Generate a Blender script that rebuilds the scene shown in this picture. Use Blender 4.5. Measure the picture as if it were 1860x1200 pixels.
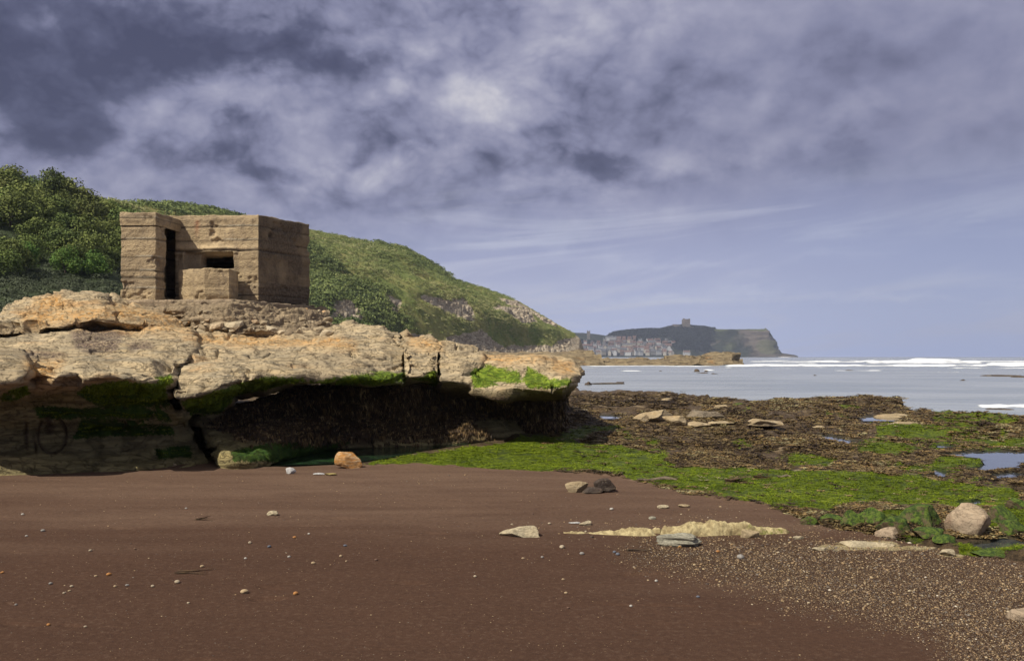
import bpy, bmesh, math, random
import numpy as np
from math import radians, sin, cos, pi, atan2, hypot, atan

# ------------------------------------------------------------------ camera, sky, sun, exposure
FP = 1611.0; CX = 930.0; HY = 647.0; EYE = 1.6
scene = bpy.context.scene
for o in list(bpy.data.objects): bpy.data.objects.remove(o)
col = scene.collection
cam_d = bpy.data.cameras.new("camera"); cam = bpy.data.objects.new("camera", cam_d); col.objects.link(cam)
cam.location = (0, 0, EYE); cam.rotation_euler = (radians(90), 0, 0)
cam_d.sensor_width = 36.0; cam_d.lens = 36.0 * FP / 1860.0
cam_d.shift_y = (HY - 600.0) / 1860.0
cam_d.clip_start = 0.1; cam_d.clip_end = 30000
scene.camera = cam
scene.view_settings.view_transform = 'Standard'; scene.view_settings.look = 'None'
scene.view_settings.exposure = 0.25; scene.view_settings.gamma = 1.0
scene.view_settings.use_curve_mapping = False
scene.cycles.use_denoising = True; scene.cycles.denoising_input_passes = 'RGB_ALBEDO_NORMAL'; scene.cycles.denoising_prefilter = 'ACCURATE'
scene.cycles.max_bounces = 6; scene.cycles.diffuse_bounces = 3; scene.cycles.glossy_bounces = 3
scene.cycles.volume_bounces = 0; scene.cycles.transparent_max_bounces = 8

SUN = np.array([-0.50, -0.45, 0.73]); SUN /= np.linalg.norm(SUN)
sl = bpy.data.lights.new("sun", 'SUN'); sl.energy = 4.9; sl.angle = radians(0.5); sl.color = (1.0, 0.94, 0.82)
so = bpy.data.objects.new("sun", sl); col.objects.link(so)
from mathutils import Vector, noise as mnoise
so.rotation_euler = Vector(SUN).to_track_quat('Z', 'Y').to_euler(); so.location = (-20, -20, 40)
SUN_EL = math.asin(SUN[2]); SUN_AZ = atan2(SUN[0], SUN[1])

class NT:
    """small helper for node trees"""
    def __init__(s, tree): s.t = tree; tree.nodes.clear()
    def n(s, typ, ins=None, **kw):
        nd = s.t.nodes.new(typ)
        for k, v in kw.items(): setattr(nd, k, v)
        for k, v in (ins or {}).items(): s.put(nd.inputs[k], v)
        return nd
    def put(s, sock, v):
        if isinstance(v, bpy.types.NodeSocket): s.t.links.new(v, sock)
        else:
            if hasattr(sock.default_value, '__len__') and len(sock.default_value) == 4 and hasattr(v, '__len__') and len(v) == 3: v = (*v, 1)
            sock.default_value = v
    def m(s, op, a, b=0.0, c=None, clamp=False):
        nd = s.t.nodes.new('ShaderNodeMath'); nd.operation = op; nd.use_clamp = clamp
        s.put(nd.inputs[0], a); s.put(nd.inputs[1], b)
        if c is not None: s.put(nd.inputs[2], c)
        return nd.outputs[0]
    def vm(s, op, a, b=None, sc=None):
        nd = s.t.nodes.new('ShaderNodeVectorMath'); nd.operation = op
        s.put(nd.inputs[0], a)
        if b is not None: s.put(nd.inputs[1], b)
        if sc is not None: s.put(nd.inputs['Scale'], sc)
        return nd.outputs[0]
    def noise(s, vec, scale, detail=4, rough=0.5, dist=0.0, out='Fac'):
        nd = s.n('ShaderNodeTexNoise', {'Scale': scale, 'Detail': detail, 'Roughness': rough, 'Distortion': dist})
        if vec is not None: s.t.links.new(vec, nd.inputs['Vector'])
        return nd.outputs[out]
    def vor(s, vec, scale, feature='F1', out='Distance', rnd=1.0):
        nd = s.n('ShaderNodeTexVoronoi', {'Scale': scale, 'Randomness': rnd}, feature=feature)
        if vec is not None: s.t.links.new(vec, nd.inputs['Vector'])
        return nd.outputs[out]
    def ramp(s, fac, stops, interp='LINEAR'):
        nd = s.t.nodes.new('ShaderNodeValToRGB'); cr = nd.color_ramp; cr.interpolation = interp
        while len(cr.elements) < len(stops): cr.elements.new(0.5)
        for e, (p, c) in zip(cr.elements, stops):
            e.position = p; e.color = (*c, 1) if hasattr(c, '__len__') else (c, c, c, 1)
        s.put(nd.inputs[0], fac); return nd.outputs[0]
    def mr(s, v, a, b, c=0.0, d=1.0, smooth=True):
        nd = s.n('ShaderNodeMapRange', {0: v, 1: a, 2: b, 3: c, 4: d}, interpolation_type='SMOOTHSTEP' if smooth else 'LINEAR')
        return nd.outputs[0]
    def mix(s, f, a, b, blend='MIX'):
        nd = s.t.nodes.new('ShaderNodeMix'); nd.data_type = 'RGBA'; nd.blend_type = blend
        s.put(nd.inputs[0], f); s.put(nd.inputs[6], a); s.put(nd.inputs[7], b); return nd.outputs[2]
    def attr(s, name, out='Fac'):
        return s.n('ShaderNodeAttribute', attribute_name=name).outputs[out]
    def mapv(s, vec, scale=(1, 1, 1), rot=(0, 0, 0), loc=(0, 0, 0)):
        return s.n('ShaderNodeMapping', {'Vector': vec, 'Scale': scale, 'Rotation': rot, 'Location': loc}).outputs[0]

# ---- world: nishita sky seen through gaps of a broken cloud deck
world = bpy.data.worlds.new("World"); scene.world = world; world.use_nodes = True
W = NT(world.node_tree)
sky = W.n('ShaderNodeTexSky', sky_type='NISHITA', sun_disc=False, sun_elevation=SUN_EL, sun_rotation=SUN_AZ,
          air_density=1.0, dust_density=1.6, ozone_density=2.0)
geo = W.n('ShaderNodeTexCoord').outputs['Generated']
sep = W.n('ShaderNodeSeparateXYZ', {0: geo})
X, Y, Z = sep.outputs
az = W.m('ARCTAN2', X, Y); el = W.m('ARCSINE', Z)
zz = W.m('MAXIMUM', Z, 0.0)
den = W.m('ADD', zz, 0.12)
plane = W.n('ShaderNodeCombineXYZ', {0: W.m('DIVIDE', X, den), 1: W.m('DIVIDE', Y, den), 2: 0.0}).outputs[0]
angv = W.n('ShaderNodeCombineXYZ', {0: az, 1: W.m('MULTIPLY', el, 1.35), 2: 0.3}).outputs[0]
wn = W.noise(angv, 5.5, 7, 0.60, 0.0, 'Color')
ws = W.n('ShaderNodeSeparateXYZ', {0: wn})
waz = W.m('ADD', az, W.m('MULTIPLY', W.m('SUBTRACT', ws.outputs[0], 0.5), 0.26))
wel = W.m('ADD', el, W.m('MULTIPLY', W.m('SUBTRACT', ws.outputs[1], 0.5), 0.13))
def blob(px, py, sx, sy, amp, rot=0.0):
    a0 = atan((px - CX) / FP); e0 = atan((HY - py) / hypot(FP, px - CX))
    dx = W.m('SUBTRACT', waz, a0); dy = W.m('SUBTRACT', wel, e0)
    c, s_ = cos(rot), sin(rot)
    u = W.m('ADD', W.m('MULTIPLY', dx, c * FP / sx), W.m('MULTIPLY', dy, s_ * FP / sx))
    v = W.m('ADD', W.m('MULTIPLY', dx, -s_ * FP / sy), W.m('MULTIPLY', dy, c * FP / sy))
    r = W.m('ADD', W.m('MULTIPLY', u, u), W.m('MULTIPLY', v, v))
    return W.m('MULTIPLY', W.m('EXPONENT', W.m('MULTIPLY', r, -1.0)), amp)
BL = [  # px, py, sx, sy, amp(-dark +bright), rot
 (200, 20, 380, 60, -.20, 0), (-150, 120, 200, 90, -.15, 0), (860, 150, 35, 22, .12, -.5), (690, 165, 40, 20, .12, .3), (800, 100, 40, 18, .10, 0), (430, 205, 60, 12, .10, .2), (500, 310, 120, 16, -.12, -.1), (760, 262, 110, 12, -.12, 0), (930, 228, 120, 10, -.12, .05), (680, 285, 60, 14, .10, 0), (1150, 318, 120, 12, -.14, 0),
 (60, 110, 230, 75, -.40, -.05), (330, 85, 230, 45, -.30, 0), (560, 95, 130, 35, -.16, .0), (0, 190, 120, 40, -.14, 0),
 (250, 175, 150, 28, .16, .1), (450, 165, 90, 35, .17, 0), (120, 205, 110, 22, .10, 0), (560, 190, 60, 35, .12, 0),
 (180, 235, 110, 45, -.14, 0), (450, 255, 50, 55, -.20, 0), (420, 310, 140, 32, -.20, 0), (330, 225, 70, 25, .10, 0),
 (700, 120, 75, 60, .13, 0), (850, 130, 70, 50, .12, 0), (920, 165, 55, 35, .12, 0), (780, 60, 120, 40, .05, 0),
 (700, 235, 70, 28, -.16, 0), (900, 215, 90, 22, -.12, 0), (1060, 165, 110, 30, -.12, 0), (1230, 170, 120, 45, -.14, .1),
 (900, 250, 100, 22, -.16, 0), (1050, 298, 170, 32, -.34, -.03), (1000, 262, 110, 14, .10, 0), (1330, 190, 120, 30, .10, .3),
 (1280, 280, 60, 25, .12, 0), (1430, 300, 150, 30, -.20, .15), (1480, 235, 90, 22, .10, .25), (1560, 140, 140, 55, -.12, .35),
 (1660, 240, 110, 25, .05, .2), (1750, 300, 160, 50, -.10, 0), (1500, 90, 160, 22, .07, .2), (1750, 110, 120, 60, -.10, 0),
 (650, 350, 150, 22, -.12, 0), (790, 378, 90, 14, -.12, 0), (540, 330, 60, 18, .05, 0), (100, 300, 120, 22, .10, 0),
 (1150, 70, 180, 40, .05, 0), (620, 300, 70, 40, .07, 0)]
tot = None
for b in BL:
    b = (*b[:4], b[4] * (.85 if b[0] < 620 and b[1] < 150 else 1.0), b[5]); o_ = blob(*b); tot = o_ if tot is None else W.m('ADD', tot, o_)
skw = W.vm('ADD', plane, W.vm('SCALE', W.vm('SUBTRACT', W.noise(plane, 0.7, 3, 0.5, 0, 'Color'), (0.5, 0.5, 0.5)), sc=0.7))
n1 = W.noise(angv, 4.2, 10, 0.53, 0.0)
off = W.vm('ADD', angv, (0.010, -0.030, 0.0))
n1b = W.noise(off, 4.2, 10, 0.53, 0.0)
emb = W.m('SUBTRACT', n1, n1b)
n2 = W.noise(skw, 1.3, 8, 0.6)
CF = W.mr(az, 0.05, 0.45, 1.0, 0.5)
tone = W.m('ADD', W.m('ADD', 0.555, tot), W.m('MULTIPLY', W.m('MULTIPLY', W.m('SUBTRACT', n1, 0.5), 0.44), CF))
tone = W.m('ADD', tone, W.m('MULTIPLY', W.m('MULTIPLY', emb, 1.7), CF))
tone = W.m('ADD', tone, W.m('MULTIPLY', W.m('SUBTRACT', n2, 0.5), 0.14))
bl_ = None
wv_ = W.vm('ADD', angv, W.vm('SCALE', W.vm('SUBTRACT', W.noise(angv, 6.0, 4, 0.5, 0, 'Color'), (0.5, 0.5, 0.5)), sc=0.10))
for sc_, am_ in ((8.0, 1.0), (17.0, .55), (36.0, .30), (75.0, .16)):
    q_ = W.m('MULTIPLY', W.m('ABSOLUTE', W.m('SUBTRACT', W.noise(W.vm('ADD', wv_, (sc_ * .37, 0, 0)), sc_, 1, .5), .5)), 2 * am_)
    bl_ = q_ if bl_ is None else W.m('ADD', bl_, q_)
puff = W.m('MULTIPLY', W.mr(az, 0.02, 0.30, 1.0, 0.25), 1.0)
tone = W.m('ADD', tone, W.m('MULTIPLY', W.m('MULTIPLY', W.m('SUBTRACT', bl_, 0.42), 0.62), puff))
cloudc = W.ramp(tone, [(0.0, (.060, .066, .125)), (.20, (.095, .103, .18)), (.46, (.225, .235, .355)), (.66, (.325, .33, .45)), (.85, (.44, .44, .54)), (1.0, (.57, .56, .62))])
# smooth lower sky with thin streaks
stv = W.n('ShaderNodeCombineXYZ', {0: W.m('MULTIPLY', az, 2.2), 1: W.m('ADD', W.m('MULTIPLY', el, 17.0), W.m('MULTIPLY', az, -1.5)), 2: 0.0}).outputs[0]
st = W.noise(stv, 1.2, 7, 0.6, 0.7)
lowbase = W.ramp(el, [(0.0, (.47, .54, .80)), (.035, (.43, .48, .72)), (.09, (.37, .39, .59)), (.17, (.29, .30, .475)), (.3, (.26, .27, .42))])
lowc = W.mix(W.mr(st, .44, .64), lowbase, (.50, .51, .66))
eastblue = W.mr(az, 0.15, 0.5)
lowc = W.mix(W.m('MULTIPLY', eastblue, 0.45), lowc, (.23, .28, .49))
bands = None
for b in [(1200, 470, 150, 12, .5, .04), (1450, 475, 120, 9, .4, .1), (1180, 535, 170, 9, .7, .0), (1330, 525, 60, 7, .5, -.1), (1080, 555, 120, 8, .5, 0), (1560, 545, 160, 7, .35, .02), (1000, 430, 160, 14, .5, .1), (760, 430, 120, 12, .4, 0), (1650, 420, 150, 12, .35, .08), (1150, 590, 200, 7, .4, 0)]:
    o_ = blob(*b); bands = o_ if bands is None else W.m('ADD', bands, o_)
lowc = W.mix(W.m('MULTIPLY', W.m('MULTIPLY', bands, .7), W.mr(st, .30, .60), clamp=True), lowc, (.60, .62, .74))
lowc = W.mix(0.12, lowc, W.vm('SCALE', sky.outputs[0], sc=0.10))
edge = W.m('ADD', el, W.m('MULTIPLY', W.m('SUBTRACT', n1, 0.5), 0.10))
edge = W.m('ADD', edge, W.m('MULTIPLY', W.mr(az, -0.35, 0.05, 1.0, 0.0), 0.05))
cover = W.mr(edge, 0.09, 0.235)
skyc = W.mix(cover, lowc, cloudc); skyc = W.mix(W.mr(el, 0.42, 0.75), skyc, (.37, .365, .37))
lp = W.n('ShaderNodeBackground', {'Color': skyc, 'Strength': 0.86})
W.n('ShaderNodeOutputWorld', {'Surface': lp.outputs[0]})
world.cycles.sampling_method = 'MANUAL'; world.cycles.sample_map_resolution = 512

# ------------------------------------------------------------------ numpy helpers
rng = np.random.default_rng(7); random.seed(7)
TB = rng.uniform(-1, 1, (64, 64, 64)).astype(np.float32)
def vn(x, y, z):
    x = np.asarray(x, np.float64); y = np.asarray(y, np.float64) + 0 * x; z = np.asarray(z, np.float64) + 0 * x
    ix = np.floor(x).astype(np.int64); iy = np.floor(y).astype(np.int64); iz = np.floor(z).astype(np.int64)
    fx = x - ix; fy = y - iy; fz = z - iz
    fx = fx * fx * (3 - 2 * fx); fy = fy * fy * (3 - 2 * fy); fz = fz * fz * (3 - 2 * fz)
    x0 = ix & 63; x1 = (ix + 1) & 63; y0 = iy & 63; y1 = (iy + 1) & 63; z0 = iz & 63; z1 = (iz + 1) & 63
    a = TB[x0, y0, z0] * (1 - fx) + TB[x1, y0, z0] * fx; b = TB[x0, y1, z0] * (1 - fx) + TB[x1, y1, z0] * fx
    c = TB[x0, y0, z1] * (1 - fx) + TB[x1, y0, z1] * fx; d = TB[x0, y1, z1] * (1 - fx) + TB[x1, y1, z1] * fx
    e = a * (1 - fy) + b * fy; f = c * (1 - fy) + d * fy
    return e * (1 - fz) + f * fz
def cellv(x, y, z, k=5.0):
    q = lambda t: np.floor(t) + np.clip((t - np.floor(t) - .5) * k + .5, 0, 1)
    return vn(q(np.asarray(x, float)), q(np.asarray(y, float) + 0 * x), q(np.asarray(z, float) + 0 * x))
def fbm(x, y, z=0.0, o=5, g=0.5, seed=0, ridge=False):
    s = 0; a = 1.0; t = 0.0; x = np.asarray(x, float) + seed * 7.13; y = np.asarray(y, float) + seed * 3.7; z = np.asarray(z, float) + seed * 1.9
    for i in range(o):
        n = vn(x, y, z)
        if ridge: n = 1 - 2 * np.abs(n)
        s = s + a * n; t += a; a *= g
        x, y, z = (x * 1.62 - y * 1.18) + 11.3, (x * 1.18 + y * 1.62) + 5.1, z * 2.03 + 3.3
    return s / t
def ss(v, a, b):
    v = np.asarray(v, float); t = np.clip((v - a) / (b - a), 0, 1); return t * t * (3 - 2 * t)
def P(px, py, d):
    return np.stack([(np.asarray(px, float) - CX) / FP * d, np.asarray(d, float) + 0 * np.asarray(px, float), EYE + (HY - np.asarray(py, float)) / FP * d], -1)
def poly_sd(px, py, poly, ys=1.0):
    """signed distance to polygon (positive inside); ys stretches the second axis"""
    px = np.asarray(px, float).ravel(); py = np.asarray(py, float).ravel() * ys
    d = np.full(px.shape, 1e9); inside = np.zeros(px.shape, bool); n = len(poly)
    for i in range(n):
        x0, y0 = poly[i]; x1, y1 = poly[(i + 1) % n]; y0 *= ys; y1 *= ys
        ex, ey = x1 - x0, y1 - y0; wx, wy = px - x0, py - y0
        t = np.clip((wx * ex + wy * ey) / (ex * ex + ey * ey + 1e-9), 0, 1)
        d = np.minimum(d, (wx - ex * t) ** 2 + (wy - ey * t) ** 2)
        if y0 != y1:
            c = ((y0 > py) != (y1 > py)) & (px < (x1 - x0) * (py - y0) / (y1 - y0) + x0); inside ^= c
    d = np.sqrt(d); return np.where(inside, d, -d)

def tag(o, label=None, cat=None, group=None, kind=None):
    if label: o['label'] = label
    if cat: o['category'] = cat
    if group: o['group'] = group
    if kind: o['kind'] = kind
    return o
def new_mesh(name, V, F, smooth=True, attrs=None, sizes=None):
    me = bpy.data.meshes.new(name); V = np.asarray(V, np.float32); F = np.asarray(F, np.int32)
    me.vertices.add(len(V)); me.vertices.foreach_set('co', V.ravel())
    k = F.shape[1]; nf = len(F)
    me.loops.add(nf * k); me.loops.foreach_set('vertex_index', F.ravel())
    me.polygons.add(nf); me.polygons.foreach_set('loop_start', np.arange(0, nf * k, k, dtype=np.int32))
    me.polygons.foreach_set('use_smooth', np.full(nf, smooth))
    for an, av in (attrs or {}).items():
        a = me.attributes.new(an, 'FLOAT', 'POINT'); a.data.foreach_set('value', np.asarray(av, np.float32).ravel())
    me.update(calc_edges=True); return me
def link(name, me, mat, parent=None):
    o = bpy.data.objects.new(name, me); col.objects.link(o)
    if mat is not None and not me.materials:
        for m_ in (mat if isinstance(mat, (list, tuple)) else [mat]): me.materials.append(m_)
    if parent is not None: o.parent = parent
    return o
def mobj(name, V, F, mat, parent=None, smooth=True, attrs=None):
    if parent is not None:
        V = np.asarray(V) - np.array(parent.location) - (np.array(parent.parent.location) if parent.parent else 0)
    return link(name, new_mesh(name, V, F, smooth, attrs), mat, parent)
def empty(name, loc=(0, 0, 0)):
    o = bpy.data.objects.new(name, None); o.location = loc; o.empty_display_size = 0.2; col.objects.link(o); return o
def grid_faces(nr, nc, wrap=False):
    r = np.arange(nr - 1)[:, None]; c = np.arange(nc if wrap else nc - 1)[None, :]; c1 = (c + 1) % nc
    a = r * nc + c; b = r * nc + c1; d = (r + 1) * nc + c; e = (r + 1) * nc + c1
    return np.stack([a, b, e, d], -1).reshape(-1, 4)
def grid_normals(G, wrap=False):
    if wrap: du = np.roll(G, -1, 1) - np.roll(G, 1, 1)
    else: du = np.gradient(G, axis=1)
    dv = np.gradient(G, axis=0); n = np.cross(du, dv); return n / (np.linalg.norm(n, axis=-1, keepdims=True) + 1e-9)
def blur(G, k, axis, wrap=False):
    if k < 1: return G
    for _ in range(2):
        pad = [(0, 0)] * G.ndim; pad[axis] = (k, k)
        H = np.pad(G, pad, mode='wrap' if wrap else 'edge'); c = np.cumsum(H, axis=axis); c = np.concatenate([np.zeros_like(np.take(c, [0], axis)), c], axis)
        n = G.shape[axis]
        G = (np.take(c, np.arange(2 * k + 1, 2 * k + 1 + n), axis) - np.take(c, np.arange(n), axis)) / (2 * k + 1)
    return G
def resample_row(pts, s):
    pts = np.array(pts, float); dx = np.hypot(np.diff(pts[:, 0]), 0.5 * np.diff(pts[:, 1])) + 0.02 * np.abs(np.diff(pts[:, 2]))
    t = np.concatenate([[0], np.cumsum(dx)]); t /= t[-1]
    return np.stack([np.interp(s, t, pts[:, k]) for k in range(3)], -1)
def net(rows, nu, nv, bl=(0, 0), even=True):
    """rows of (px,py,depth) polylines running left to right, top to bottom -> dense world grid; returns grid of world pts and of (px,py)"""
    s = np.linspace(0, 1, nu); R = np.stack([resample_row(r, s) for r in rows])
    Wd = P(R[..., 0], R[..., 1], R[..., 2])
    if even:
        L = np.linalg.norm(np.diff(Wd, axis=0), axis=-1).mean(1) + 0.02
        t = np.concatenate([[0], np.cumsum(L)]); t /= t[-1]
    else: t = np.linspace(0, 1, len(rows))
    v = np.linspace(0, 1, nv); k = np.clip(np.searchsorted(t, v, side='right') - 1, 0, len(rows) - 2); f = ((v - t[k]) / (t[k + 1] - t[k]))[:, None, None]
    G = Wd[k] * (1 - f) + Wd[k + 1] * f
    if bl[0]: G = blur(G, bl[0], 0)
    if bl[1]: G = blur(G, bl[1], 1)
    return G
def proj(G):
    d = G[..., 1]; return CX + G[..., 0] / d * FP, HY - (G[..., 2] - EYE) / d * FP

_ico = {}
def ico(n):
    if n not in _ico:
        bm = bmesh.new(); bmesh.ops.create_icosphere(bm, subdivisions=n, radius=1.0)
        V = np.array([v.co[:] for v in bm.verts]); F = np.array([[v.index for v in f.verts] for f in bm.faces]); bm.free(); _ico[n] = (V, F)
    return _ico[n]
def rotz(a):
    c, s = np.cos(a), np.sin(a); z = np.zeros_like(c); o = np.ones_like(c)
    return np.stack([np.stack([c, -s, z], -1), np.stack([s, c, z], -1), np.stack([z, z, o], -1)], -2)
def rot_rand(n, r, tilt=3.14):
    a = r.uniform(0, 2 * pi, n); R1 = rotz(a); b = r.uniform(-tilt, tilt, n); c, s = np.cos(b), np.sin(b); z = np.zeros_like(c); o = np.ones_like(c)
    Rx = np.stack([np.stack([o, z, z], -1), np.stack([z, c, -s], -1), np.stack([z, s, c], -1)], -2)
    R2 = rotz(r.uniform(0, 2 * pi, n)); return R2 @ Rx @ R1
def bake(templates, pos, R, scale, r, tint=None, extra=None):
    """many copies of templates merged; one float 'tint' per copy and 'tip' from the template"""
    Vs, Fs, T, E = [], [], [], []; off = 0; n = len(pos); which = r.integers(0, len(templates), n)
    scale = np.asarray(scale, float)
    if scale.ndim == 1: scale = np.repeat(scale[:, None], 3, 1)
    if tint is None: tint = r.random(n)
    for k, tp in enumerate(templates):
        V, F = tp[0], tp[1]; idx = np.where(which == k)[0]
        if not len(idx): continue
        A = np.einsum('nij,nvj->nvi', R[idx], V[None] * scale[idx][:, None, :]) + pos[idx][:, None, :]
        Vs.append(A.reshape(-1, 3)); Fs.append((F[None] + (np.arange(len(idx)) * len(V))[:, None, None]).reshape(-1, F.shape[1]) + off)
        T.append(np.repeat(tint[idx], len(V)))
        off += len(idx) * len(V)
    return np.concatenate(Vs), np.concatenate(Fs), np.concatenate(T)

# ------------------------------------------------------------------ materials
def material(name):
    m_ = bpy.data.materials.new(name); m_.use_nodes = True; return m_, NT(m_.node_tree)
def finish(N, color, rough=0.85, height=None, bstr=0.5, bdist=0.05, spec=0.15, **extra):
    ins = {'Base Color': color, 'Roughness': rough, 'Specular IOR Level': spec}; ins.update(extra)
    if height is not None:
        ins['Normal'] = N.n('ShaderNodeBump', {'Strength': bstr, 'Distance': bdist, 'Height': height}).outputs[0]
    b = N.n('ShaderNodeBsdfPrincipled', ins); N.n('ShaderNodeOutputMaterial', {'Surface': b.outputs[0]}); return b

def rock_mat(name, c1, c2, c3, orange=0.3, scale=1.0, masks=True, strata=True, bstr=0.8, bd=0.04, crack=None):
    crack = (1.0 if masks else .3) if crack is None else crack
    m_, N = material(name); tc = N.n('ShaderNodeTexCoord').outputs['Object']
    stv = N.mapv(tc, (0.9 * scale, 0.9 * scale, (7.0 if strata else 1.0) * scale), (0.06, 0.04, 0))
    a = N.noise(tc, 0.9 * scale, 6, 0.55, 0.4); b = N.noise(stv, 1.7, 6, 0.58, 0.6); c = N.noise(tc, 9 * scale, 7, 0.62)
    cc = N.mix(N.mr(a, .35, .65), c1, c2)
    cc = N.mix(N.mr(b, .40, .68), cc, c3)
    oo = N.mr(N.noise(N.mapv(tc, (0.5 * scale, 0.5 * scale, 1.6 * scale), (0, 0, 0), (3, 1, 2)), 1.6, 6, 0.6), 0.56, 0.68)
    cc = N.mix(N.m('MULTIPLY', oo, orange), cc, (0.46, 0.20, 0.045))
    lam = N.noise(N.mapv(tc, (.5, .5, 14.0), (.06, .04, 0)), 1.3, 5, .6, .4); cc = N.mix(N.mr(lam, .54, .66, 0, .55), cc, (.16, .125, .08)); cc = N.mix(N.mr(c, .54, .74, 0, .35), cc, (0.14, 0.11, 0.075)); cc = N.mix(N.mr(N.noise(N.mapv(tc, (.45 * scale, .45 * scale, 1.3 * scale)), 1.0, 7, .6, .8), .5, .66, 0, .6), cc, (.19, .155, .105))
    cc = N.mix(N.mr(c, .46, .30, 0, .3), cc, (0.52, 0.45, 0.33)); cc = N.mix(N.mr(N.noise(N.mapv(tc, (.35 * scale, .35 * scale, .8 * scale), (0, 0, 0), (7, 2, 5)), 1.3, 8, .62, .5), .50, .62, 0, .7), cc, tuple(q * .62 + .02 for q in c1[::1]))
    if masks:
        fn = N.noise(tc, 26, 5, 0.7)
        org = N.m('MULTIPLY', N.attr('orange'), N.mr(b, .3, .55, .5, 1.0)); cc = N.mix(org, cc, N.mix(N.mr(c, .35, .65), (.58, .27, .05), (.42, .30, .16)))
        pur = N.m('MULTIPLY', N.attr('purple'), N.mr(fn, .35, .6)); cc = N.mix(pur, cc, (.085, .058, .055))
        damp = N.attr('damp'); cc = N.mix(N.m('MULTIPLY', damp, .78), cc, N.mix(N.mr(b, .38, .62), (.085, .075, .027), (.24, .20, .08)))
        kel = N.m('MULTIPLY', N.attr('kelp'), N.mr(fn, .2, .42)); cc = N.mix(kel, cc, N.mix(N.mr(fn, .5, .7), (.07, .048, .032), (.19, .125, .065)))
        gn = N.m('ADD', N.attr('algae'), N.m('MULTIPLY', N.m('SUBTRACT', fn, .5), 1.3)); gm = N.mr(gn, .38, .62)
        gc = N.mix(N.mr(N.noise(tc, 7, 4, .6), .35, .65), (.055, .095, .012), (.19, .25, .03))
        gc = N.mix(N.m('MULTIPLY', damp, .8), gc, (.018, .045, .012)); cc = N.mix(gm, cc, gc)
    hv = N.m('ADD', N.m('MULTIPLY', b, .6), N.m('MULTIPLY', c, .5)); cr = N.noise(N.mapv(tc, (1, 1, 2.2)), 3.5 * scale, 5, .55, 1.2)
    crk = N.mr(N.m('ABSOLUTE', N.m('SUBTRACT', cr, .5)), 0.0, .03, -0.40 * crack, 0.0)
    hv = N.m('ADD', hv, crk); hv = N.m('ADD', hv, N.m('MULTIPLY', lam, -.35)); hv = N.m('ADD', hv, N.m('MULTIPLY', N.noise(tc, 55 * scale, 3, .7), .12))
    cc = N.mix(N.m('MULTIPLY', crk, -0.9), cc, (.07, .05, .035))
    finish(N, cc, 0.9, hv, bstr, bd, 0.08); return m_
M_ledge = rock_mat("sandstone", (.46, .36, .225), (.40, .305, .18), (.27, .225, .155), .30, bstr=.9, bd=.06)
M_dark_ledge = rock_mat("damp_sandstone", (.25, .20, .14), (.20, .155, .105), (.13, .105, .08), .15)
M_boulder_tan = rock_mat("tan_boulder", (.40, .30, .17), (.44, .36, .24), (.30, .22, .13), .2, 3.0, False)
M_boulder_grey = rock_mat("pinkish_boulder", (.42, .32, .22), (.36, .27, .18), (.22, .15, .10), .1, 3.0, False, False)
M_boulder_orange = rock_mat("ironstone", (.50, .24, .06), (.42, .17, .035), (.50, .40, .27), .8, 4.0, False)
M_boulder_dark = rock_mat("dark_stone", (.07, .05, .04), (.05, .038, .03), (.09, .065, .05), .0, 4.0, False, False)
M_boulder_white = rock_mat("white_stone", (.62, .60, .58), (.52, .50, .48), (.30, .29, .29), .0, 5.0, False, False)
M_boulder_pale = rock_mat("pale_limestone", (.50, .42, .28), (.46, .38, .25), (.38, .31, .20), .0, 5.0, False, False)
M_yellow = rock_mat("yellow_rock", (.42, .33, .12), (.46, .38, .18), (.30, .23, .08), .1, 4.0, False, False)
M_slate = rock_mat("grey_layered_stone", (.40, .37, .28), (.36, .34, .27), (.20, .19, .15), .0, 5.0, False, True)
M_far_rock = rock_mat("far_rock", (.40, .31, .18), (.30, .23, .14), (.12, .09, .06), .3, .25, False, True, 1.0, .8)

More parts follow.
